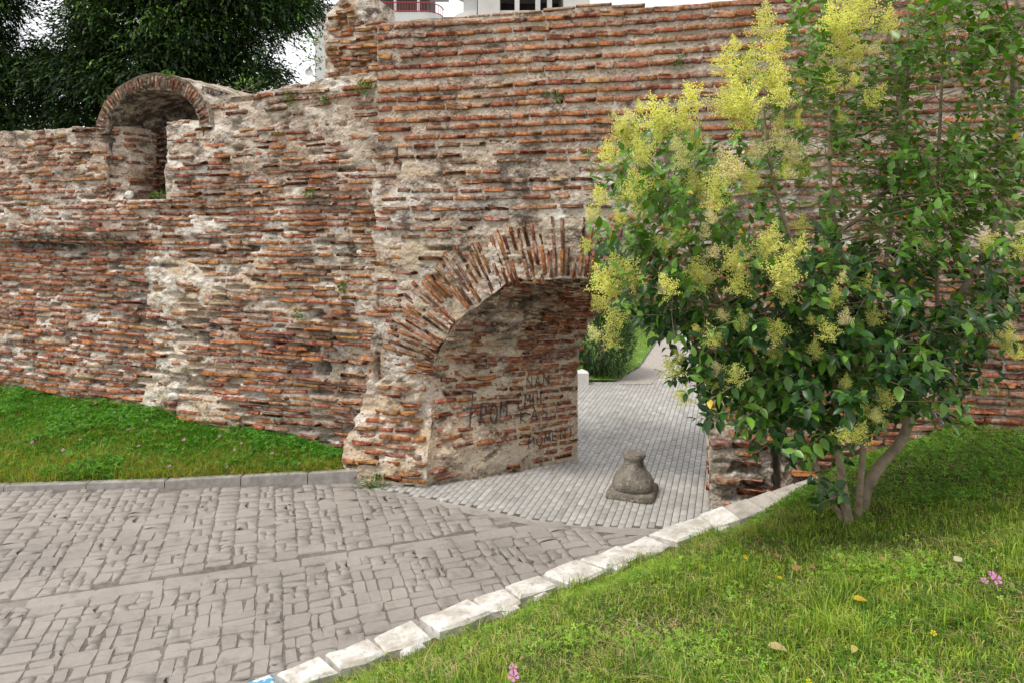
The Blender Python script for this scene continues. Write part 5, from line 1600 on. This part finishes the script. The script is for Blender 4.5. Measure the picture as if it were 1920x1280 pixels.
# ------------------------------------------------------------------ grass
def blades(pos, h, wid, cols, seed, flat=None):
    r = np.random.default_rng(seed); n = len(pos)
    az = r.uniform(0, 2 * math.pi, n); lean = np.abs(r.normal(0.7, 0.6, n))
    if flat is not None: lean = np.where(flat, r.uniform(1.1, 2.2, n), lean)
    d = np.stack([np.cos(az), np.sin(az)], 1); side = np.stack([-np.sin(az), np.cos(az)], 1)
    V = np.zeros((n, 5, 3))
    tw_ = r.uniform(-0.6, 0.6, n)
    sd2 = side * np.cos(tw_)[:, None] + d * np.sin(tw_)[:, None]
    for i, (f_, w_) in enumerate(((0.0, 1.0), (0.55, 0.75))):
        o_ = d * (lean * h * f_ ** 2)[:, None]
        for j, sg in enumerate((-1, 1)):
            V[:, 2 * i + j, :2] = pos[:, :2] + o_ + sd2 * (sg * wid * w_ / 2)[:, None]
            V[:, 2 * i + j, 2] = pos[:, 2] + h * f_ * np.cos(lean * 0.4)
    V[:, 4, :2] = pos[:, :2] + d * (lean * h)[:, None]; V[:, 4, 2] = pos[:, 2] + h * np.maximum(0.25, np.cos(lean * 0.9))
    V[:, :2, 2] -= 0.01
    o = (np.arange(n) * 5)[:, None]
    return V.reshape(-1, 3), np.array([[0, 1, 3, 2]]) + o, np.array([[2, 3, 4]]) + o, np.repeat(cols, 5, axis=0)
clover_v, clover_t = [], []
for k in range(3):
    a = k * 2 * math.pi / 3; b0 = len(clover_v)
    for (r_, da, z_) in ((0.0, 0, 0), (0.75, -0.50, 0.10), (1.05, 0.0, 0.02), (0.75, 0.50, 0.10), (0.55, 0.0, -0.04)):
        clover_v.append((r_ * math.cos(a + da), r_ * math.sin(a + da), z_))
    clover_t += [(b0, b0 + 1, b0 + 4), (b0 + 1, b0 + 2, b0 + 4), (b0 + 4, b0 + 2, b0 + 3), (b0, b0 + 4, b0 + 3)]
CLV = (np.array(clover_v), np.zeros((0, 4), int), np.array(clover_t))

rg = np.random.default_rng(5)
def cand_right(n):
    X = rg.uniform(-3.0, 8.2, n); Y = rg.uniform(2.3, 8.6, n)
    d = kerb_d(X, Y); wy = 9.2155 - 0.23 * (X + 1.85) - 0.08
    Z = lawn_z(X, Y)
    px, py = PIX(np.stack([X, Y, Z], 1))
    edge = 0.35 + 0.06 * fbm(X * 3, Y * 3, 71, 2)
    cop = (X < 3.5) & (Y > 7.33 + 0.09 * (X - 2.07)) & (X > 1.9)
    ok = (d > edge) & (Y < wy) & (px > -120) & (px < 2450) & (py < 1420) & ~cop
    return X[ok], Y[ok], Z[ok], d[ok]
X, Y, Z, D = cand_right(900000)
keep = rg.random(len(X)) < np.clip((3.6 / Y) ** 1.4, 0, 1) * 0.60
X, Y, Z, D = X[keep], Y[keep], Z[keep], D[keep]
patch = fbm(X * 0.9, Y * 0.9, 81, 3); fine = fbm(X * 4, Y * 4, 82, 3)
weedy = sstep(5.2, 6.4, Y + 0.5 * patch) * sstep(2.2, 3.0, X + 0.3 * fine)      # leafy ground cover up by the wall
keep = rg.random(len(X)) > weedy * 0.75
X, Y, Z, D, patch, fine, weedy = [q_[keep] for q_ in (X, Y, Z, D, patch, fine, weedy)]
n = len(X)
tuft = sstep(0.15, 0.5, fbm(X * 2.2, Y * 2.2, 87, 3))
hh = np.clip(rg.normal(0.050, 0.016, n) * (1 + 0.4 * patch + 1.3 * tuft), 0.02, 0.17)
cols = rcol(n, (0.095, 0.205, 0.024), 0.5)
yl = rg.random(n) < np.clip(0.40 + 0.5 * fine + 0.25 * patch, 0.1, 0.85); cols[yl] = rcol(int(yl.sum()), (0.33, 0.43, 0.065), 0.35)
st = rg.random(n) < np.clip(0.12 - 0.4 * patch - 0.25 * fine, 0.05, 0.5); cols[st] = rcol(int(st.sum()), (0.46, 0.40, 0.20), 0.35)
thin = sstep(0.25, 0.55, fbm(X * 1.7 + 9, Y * 1.7, 89, 3))
kp = rg.random(n) > 0.6 * thin * ~st
gp = [blades(np.stack([X, Y, Z], 1)[kp], hh[kp], rg.uniform(0.0035, 0.0075, n)[kp], cols[kp], 9, st[kp])]
def clover_patch(X, Y, Z, hmax, rmin, rmax, c, alt, pa):
    n = len(X); p = np.stack([X, Y, Z + rg.uniform(0.02, hmax, n)], 1)
    a = rg.uniform(0, 2 * math.pi, n)
    d = np.stack([np.cos(a), np.sin(a), rg.normal(0, 0.3, n)], 1)
    return scatter(CLV, p, d, np.array((0, -0.15, 1.0)) + rg.normal(0, 0.35, (n, 3)), rg.uniform(rmin, rmax, n), rcol(n, c, 0.35, alt, pa))
Xc, Yc, Zc, Dc = cand_right(220000)
pn = fbm(Xc * 1.5, Yc * 1.5, 83, 3); wd = sstep(5.0, 6.4, Yc + 0.5 * pn) * sstep(2.0, 2.9, Xc)
k = rg.random(len(Xc)) < np.clip(0.05 + 0.9 * sstep(0.15, 0.5, pn) * (1 - wd) * 0.7 + 0.42 * wd, 0, 1)
Xc, Yc, Zc, wd = Xc[k], Yc[k], Zc[k], wd[k]
f_ = wd > 0.5
gp.append(clover_patch(Xc[f_], Yc[f_], Zc[f_], 0.10, 0.014, 0.030, (0.085, 0.20, 0.026), (0.16, 0.32, 0.04), 0.45))
gp.append(clover_patch(Xc[~f_], Yc[~f_], Zc[~f_], 0.09, 0.008, 0.018, (0.20, 0.37, 0.045), (0.30, 0.46, 0.08), 0.4))
go = mass('grass', gp, M_GRASS)
go['label'] = 'bright green grass and clover on the bank at lower right'

u = rg.random(200000); v_ = rg.random(200000)
X, Y, Z = lawn_left_pt(u, v_)
px, py = PIX(np.stack([X, Y, Z], 1))
s_ = (-1.88 - X) / 0.928; yw = 9.37 + 0.4 * np.maximum(s_, -0.2)
k = (px > -80) & (Y < yw - 0.02) & (X < -2.0)
X, Y, Z, v_ = X[k], Y[k], Z[k], v_[k]
pt_ = fbm(X * 1.0, Y * 1.6, 91, 3); bare = fbm(X * 1.3 + 4, Y * 2.2, 92, 3)
clov = rg.random(len(X)) < np.clip(0.06 + 0.8 * sstep(0.0, 0.4, pt_ + 0.8 * (v_ - 0.45)), 0, 1) * 0.5
gr = ~clov & (rg.random(len(X)) > 0.8 * sstep(0.35, 0.6, bare) * (v_ < 0.35))
n = int(gr.sum()); dry = np.clip(0.85 - 1.0 * v_[gr] + 0.5 * pt_[gr], 0.06, 0.85)
cols = rcol(n, (0.09, 0.25, 0.022), 0.35); yl = rg.random(n) < dry; cols[yl] = rcol(int(yl.sum()), (0.30, 0.34, 0.045), 0.35)
st = rg.random(n) < dry * 0.25; cols[st] = rcol(int(st.sum()), (0.38, 0.32, 0.14), 0.3)
hh = np.clip(rg.normal(0.09, 0.03, n) * (1 + 0.5 * pt_[gr]), 0.03, 0.22)
gl = [blades(np.stack([X[gr], Y[gr], Z[gr]], 1), hh, rg.uniform(0.006, 0.012, n), cols, 10)]
gl.append(clover_patch(X[clov], Y[clov], Z[clov], 0.14, 0.018, 0.040, (0.07, 0.23, 0.026), (0.14, 0.34, 0.036), 0.4))
go = mass('grass', gl, M_GRASS)
go['label'] = 'green grass and clover between the kerb and the long wall'

# far lawn beyond the arch
n = 22000
X = rg.uniform(0.6, 6.0, n); Y = rg.uniform(15.05, 30, n); k = np.array([in_poly(a_, b_, lw2) for a_, b_ in zip(X, Y)]); X, Y = X[k], Y[k]; n = len(X)
go = mass('grass', [blades(np.stack([X, Y, np.full(n, 0.05)], 1), rg.uniform(0.05, 0.12, n), rg.uniform(0.01, 0.02, n), rcol(n, (0.12, 0.25, 0.03), 0.35, (0.25, 0.34, 0.06), 0.4), 12)], M_GRASS)
go['label'] = 'bright grass on the lawn seen beyond the arch'

# ------------------------------------------------------------------ weeds on the masonry
def weed(c, size, n, label, group=None, spread=1.0, colr=(0.06, 0.16, 0.025), name='wall_weed', out=None):
    t = thing(name, c, label, 'plant', group)
    u = unit(n); p = np.array(c) + u * RNG.uniform(0.2, 1, (n, 1)) * size * np.array((spread, 0.6, 0.7))
    d = u + (np.array(out) if out is not None else GW.n) * 0.6 + np.array((0, 0, 0.2))
    mass('leaves', [scatter(LG[2], p, d, np.array((0, 0, 1.0)) + RNG.normal(0, 0.4, (n, 3)), RNG.uniform(0.025, 0.055, n), rcol(n, colr, 0.4, (0.12, 0.24, 0.04), 0.3))], M_LEAF_A, t)
    mb = MB()
    for k in range(6): mb.tube([np.array(c) - (out if out is not None else GW.n) * 0.12, p[k * 3 % n]], [0.004, 0.002], 4)
    mb.build('stems', M_BARK, t)
    return t
def on_wall(fr, x, y, off=0.06):
    a, z = fr.px(x, y); return fr.pt(a, z, off)
weed(on_wall(LW, 551, 190), 0.13, 90, 'leafy green weed high on the long wall near the pillar stub', out=LW.n)
weed(on_wall(LW, 612, 190), 0.08, 40, 'small weed between the leafy weed and the pillar stub foot', out=LW.n)
weed(on_wall(LW, 690, 168, 0.1), 0.17, 120, 'grassy tuft in the corner under the pillar stub', out=LW.n)
weed(on_wall(LW, 583, 366), 0.10, 60, 'small weed midway up the long wall', out=LW.n)
weed(on_wall(LW, 645, 538), 0.10, 50, 'weed in the vertical seam above the square hole', out=LW.n, spread=0.5)
weed(on_wall(LW, 566, 587), 0.09, 40, 'sprig of weed just left of the square hole', out=LW.n)
weed(on_wall(LW, 288, 366, -0.12), 0.12, 80, 'green tuft on the floor of the vaulted niche', out=LW.n, spread=1.6)
weed(on_wall(LW, 322, 143, 0.05), 0.09, 60, 'grass tuft on the crown of the vaulted niche', out=LW.n)
weed(on_wall(GW, 1042, 183), 0.09, 40, 'thin weed on the tall wall above the arch crown', spread=1.6)
weed(on_wall(GW, 1270, 118), 0.07, 30, 'tiny weed on the upper courses near the privet top')
weed(P(585, 78, 9.75), 0.22, 90, 'feathery sprig leaning out of the pillar stub, upper one', out=np.array((-0.9, -0.3, 0.1)), spread=1.0)
weed(P(588, 116, 9.75), 0.19, 80, 'feathery sprig leaning out of the pillar stub, lower one', out=np.array((-0.9, -0.3, 0.0)), spread=1.0)
weed(G(700, 905, 0.05) + (0, 0.02, 0), 0.17, 200, 'green weed between the kerb end and the pier foot', spread=1.7, name='ground_weed')
weed(P(455, 160, 10.6), 0.22, 90, 'weeds on the wall top right of the niche', out=np.array((0, -0.4, 0.6)), spread=2.0)

# ------------------------------------------------------------------ flowers, fallen leaves, litter
FLV = []
for k in range(5):
    a = k * 2 * math.pi / 5
    FLV.append([(0.15 * math.cos(a), 0.15 * math.sin(a), 0), (math.cos(a - 0.42), math.sin(a - 0.42), 0.25), (1.12 * math.cos(a), 1.12 * math.sin(a), 0.16), (math.cos(a + 0.42), math.sin(a + 0.42), 0.25)])
fv = np.array(FLV).reshape(-1, 3)
FLM = mesh_np('flower', fv, np.array([[4 * k, 4 * k + 1, 4 * k + 2, 4 * k + 3] for k in range(5)]))
def flower(p, r, c, label, group):
    M = Matrix.Translation([float(q_) for q_ in p]) @ Matrix.Rotation(random.uniform(0.2, 0.8), 4, 'X') @ Matrix.Rotation(random.uniform(0, 6), 4, 'Z') @ Matrix.Diagonal((r, r, r, 1))
    return tag(obj('flower', FLM, M_PETAL, None, M, color=c), label, 'flower', group)
for (x, y) in ((178, 757), (142, 768), (160, 800), (240, 805), (275, 790), (150, 825), (118, 843), (260, 838), (318, 875), (412, 817), (452, 832), (440, 845), (425, 888), (510, 850), (560, 870), (215, 775), (345, 825), (60, 828)):
    X = (x - 960) / F; best = None
    for vv_ in np.linspace(0.02, 0.98, 60):      # find the turf under that pixel
        for Yy in [0]:
            yk = None
        xx = X * 9.0
        for _ in range(4):
            uu = (xx + 12.5) / 10.75; a_, b_, c_ = lawn_left_pt(uu, vv_); xx = X * float(b_)
        yy = HY + F * (H - float(c_) - 0.1) / float(b_)
        if best is None or abs(yy - y) < best[0]: best = (abs(yy - y), np.array((xx, float(b_), float(c_) + 0.11)))
    flower(best[1], 0.022, (0.62, 0.30, 0.52), 'small pink flower in the lawn by the long wall', 'pink flowers in the lawn by the long wall')
def on_lawn(x, y, dz=0.0):
    for Yv in np.arange(2.4, 9, 0.01):
        p = P(x, y, Yv)
        if p[2] - dz <= lawn_z(p[0], p[1]): return p
    return p
for (x, y, r, lab) in ((1868, 1085, 0.026, 'largest pink flower at the right edge of the bank'), (1846, 1088, 0.018, 'small pink flower left of the largest at the right edge'), (1860, 1076, 0.018, 'pink flower just above the largest at the right edge'),
                  (962, 1252, 0.020, 'upper pink flower at the bottom edge of the bank'), (963, 1268, 0.026, 'lower pink flower at the bottom edge of the bank')):
    flower(on_lawn(x, y, 0.11), r, (0.66, 0.24, 0.58), lab, 'pink flowers on the bank')
for (x, y, lab) in ((1397, 1043, 'tiny yellow flower highest on the bank, left of the privet'), (1462, 1082, 'tiny yellow flower below the leftmost brown fallen leaf'), (1516, 1278, 'tiny yellow flower at the bottom edge of the photo'), (1750, 1186, 'tiny yellow flower on the right of the bank below the pink flowers')):
    flower(on_lawn(x, y, 0.08), 0.013, (0.75, 0.55, 0.02), lab, 'tiny yellow flowers on the bank')
DEADL = {2: 'upper of two brown leaves right of the olive leaf', 3: 'lower of two brown leaves right of the olive leaf', 4: 'orange brown leaf near the right edge of the bank', 5: 'brown leaf right of the leftmost fallen leaf', 6: 'leftmost brown fallen leaf below the privet', 7: 'dark brown leaf just left of the olive leaf', 9: 'lowest yellowish leaf in the bright foreground grass', 10: 'brown leaf just below the olive yellow leaf', 11: 'brown leaf between the leftmost ones and the olive leaf', 12: 'large tan leaf in the foreground grass', 13: 'brown leaf below the pale dry leaf'}
for i, (x, y, s_, c, lab) in enumerate(((1598, 1120, 0.075, (0.50, 0.36, 0.03), 'yellow fallen leaf lying in the bright grass of the bank'), (1584, 1040, 0.10, (0.34, 0.34, 0.05), 'olive yellow fallen leaf in front of the privet stems'),
        (1664, 1048, 0.08, (0.42, 0.24, 0.12), None), (1674, 1062, 0.07, (0.42, 0.24, 0.12), None), (1856, 1010, 0.08, (0.50, 0.28, 0.12), None), (1484, 1064, 0.07, (0.36, 0.2, 0.11), None), (1460, 1044, 0.07, (0.36, 0.2, 0.11), None), (1560, 1038, 0.06, (0.32, 0.16, 0.10), None),
        (1790, 1050, 0.08, (0.55, 0.5, 0.38), 'pale dry leaf on the bank right of the privet'), (1604, 1210, 0.06, (0.45, 0.4, 0.12), None), (1580, 1060, 0.06, (0.3, 0.18, 0.1), None), (1520, 1058, 0.06, (0.38, 0.22, 0.12), None), (1440, 1208, 0.09, (0.42, 0.33, 0.18), None), (1790, 1132, 0.05, (0.4, 0.22, 0.1), None))):
    p = on_lawn(x, y, 0.07)
    d = unit(1)[0]; d[2] = 0.05; x_, y_, z_ = frames(d[None], np.array([[0.1, -0.35, 1.0]]))
    M = Matrix.Identity(4)
    for r_ in range(3): M[r_][0] = x_[0][r_] * s_; M[r_][1] = y_[0][r_] * s_; M[r_][2] = z_[0][r_] * s_; M[r_][3] = p[r_]
    o = tag(obj('fallen_leaf', LM[i % 3], M_LEAF_O, None, M, color=c), lab or DEADL[i], 'leaf', 'fallen leaves on the bank')
m = MB(); c = G(832, 939, 0.0); m.box((c[0], c[1], 0.016), (0.085, 0.03, 0.028), 0.1, 0.003)
tag(m.build('litter', bpy.data.materials['white_paint']), 'scrap of white litter on the paving before the arch', 'litter')
m = MB(); c = on_wall(LW, 237, 370, -0.05); 
sv = unit(60); 
for k in range(1):
    th_ = np.linspace(0.2, math.pi - 0.2, 5); rng_ = []
    for t_ in th_:
        for a_ in np.arange(8) / 8 * 2 * math.pi:
            r_ = 0.06 * random.uniform(0.8, 1.15); rng_.append((c[0] + r_ * math.sin(t_) * math.cos(a_) * 1.2, c[1] + r_ * math.sin(t_) * math.sin(a_), c[2] + 0.04 + r_ * math.cos(t_)))
    m.add(rng_, [(i * 8 + j, i * 8 + (j + 1) % 8, (i + 1) * 8 + (j + 1) % 8, (i + 1) * 8 + j) for i in range(4) for j in range(8)] + [tuple(range(8)), tuple(range(39, 31, -1))])
tag(m.build('loose_stone', M_WHITE), 'pale loose stone on the sill of the vaulted niche', 'stone')
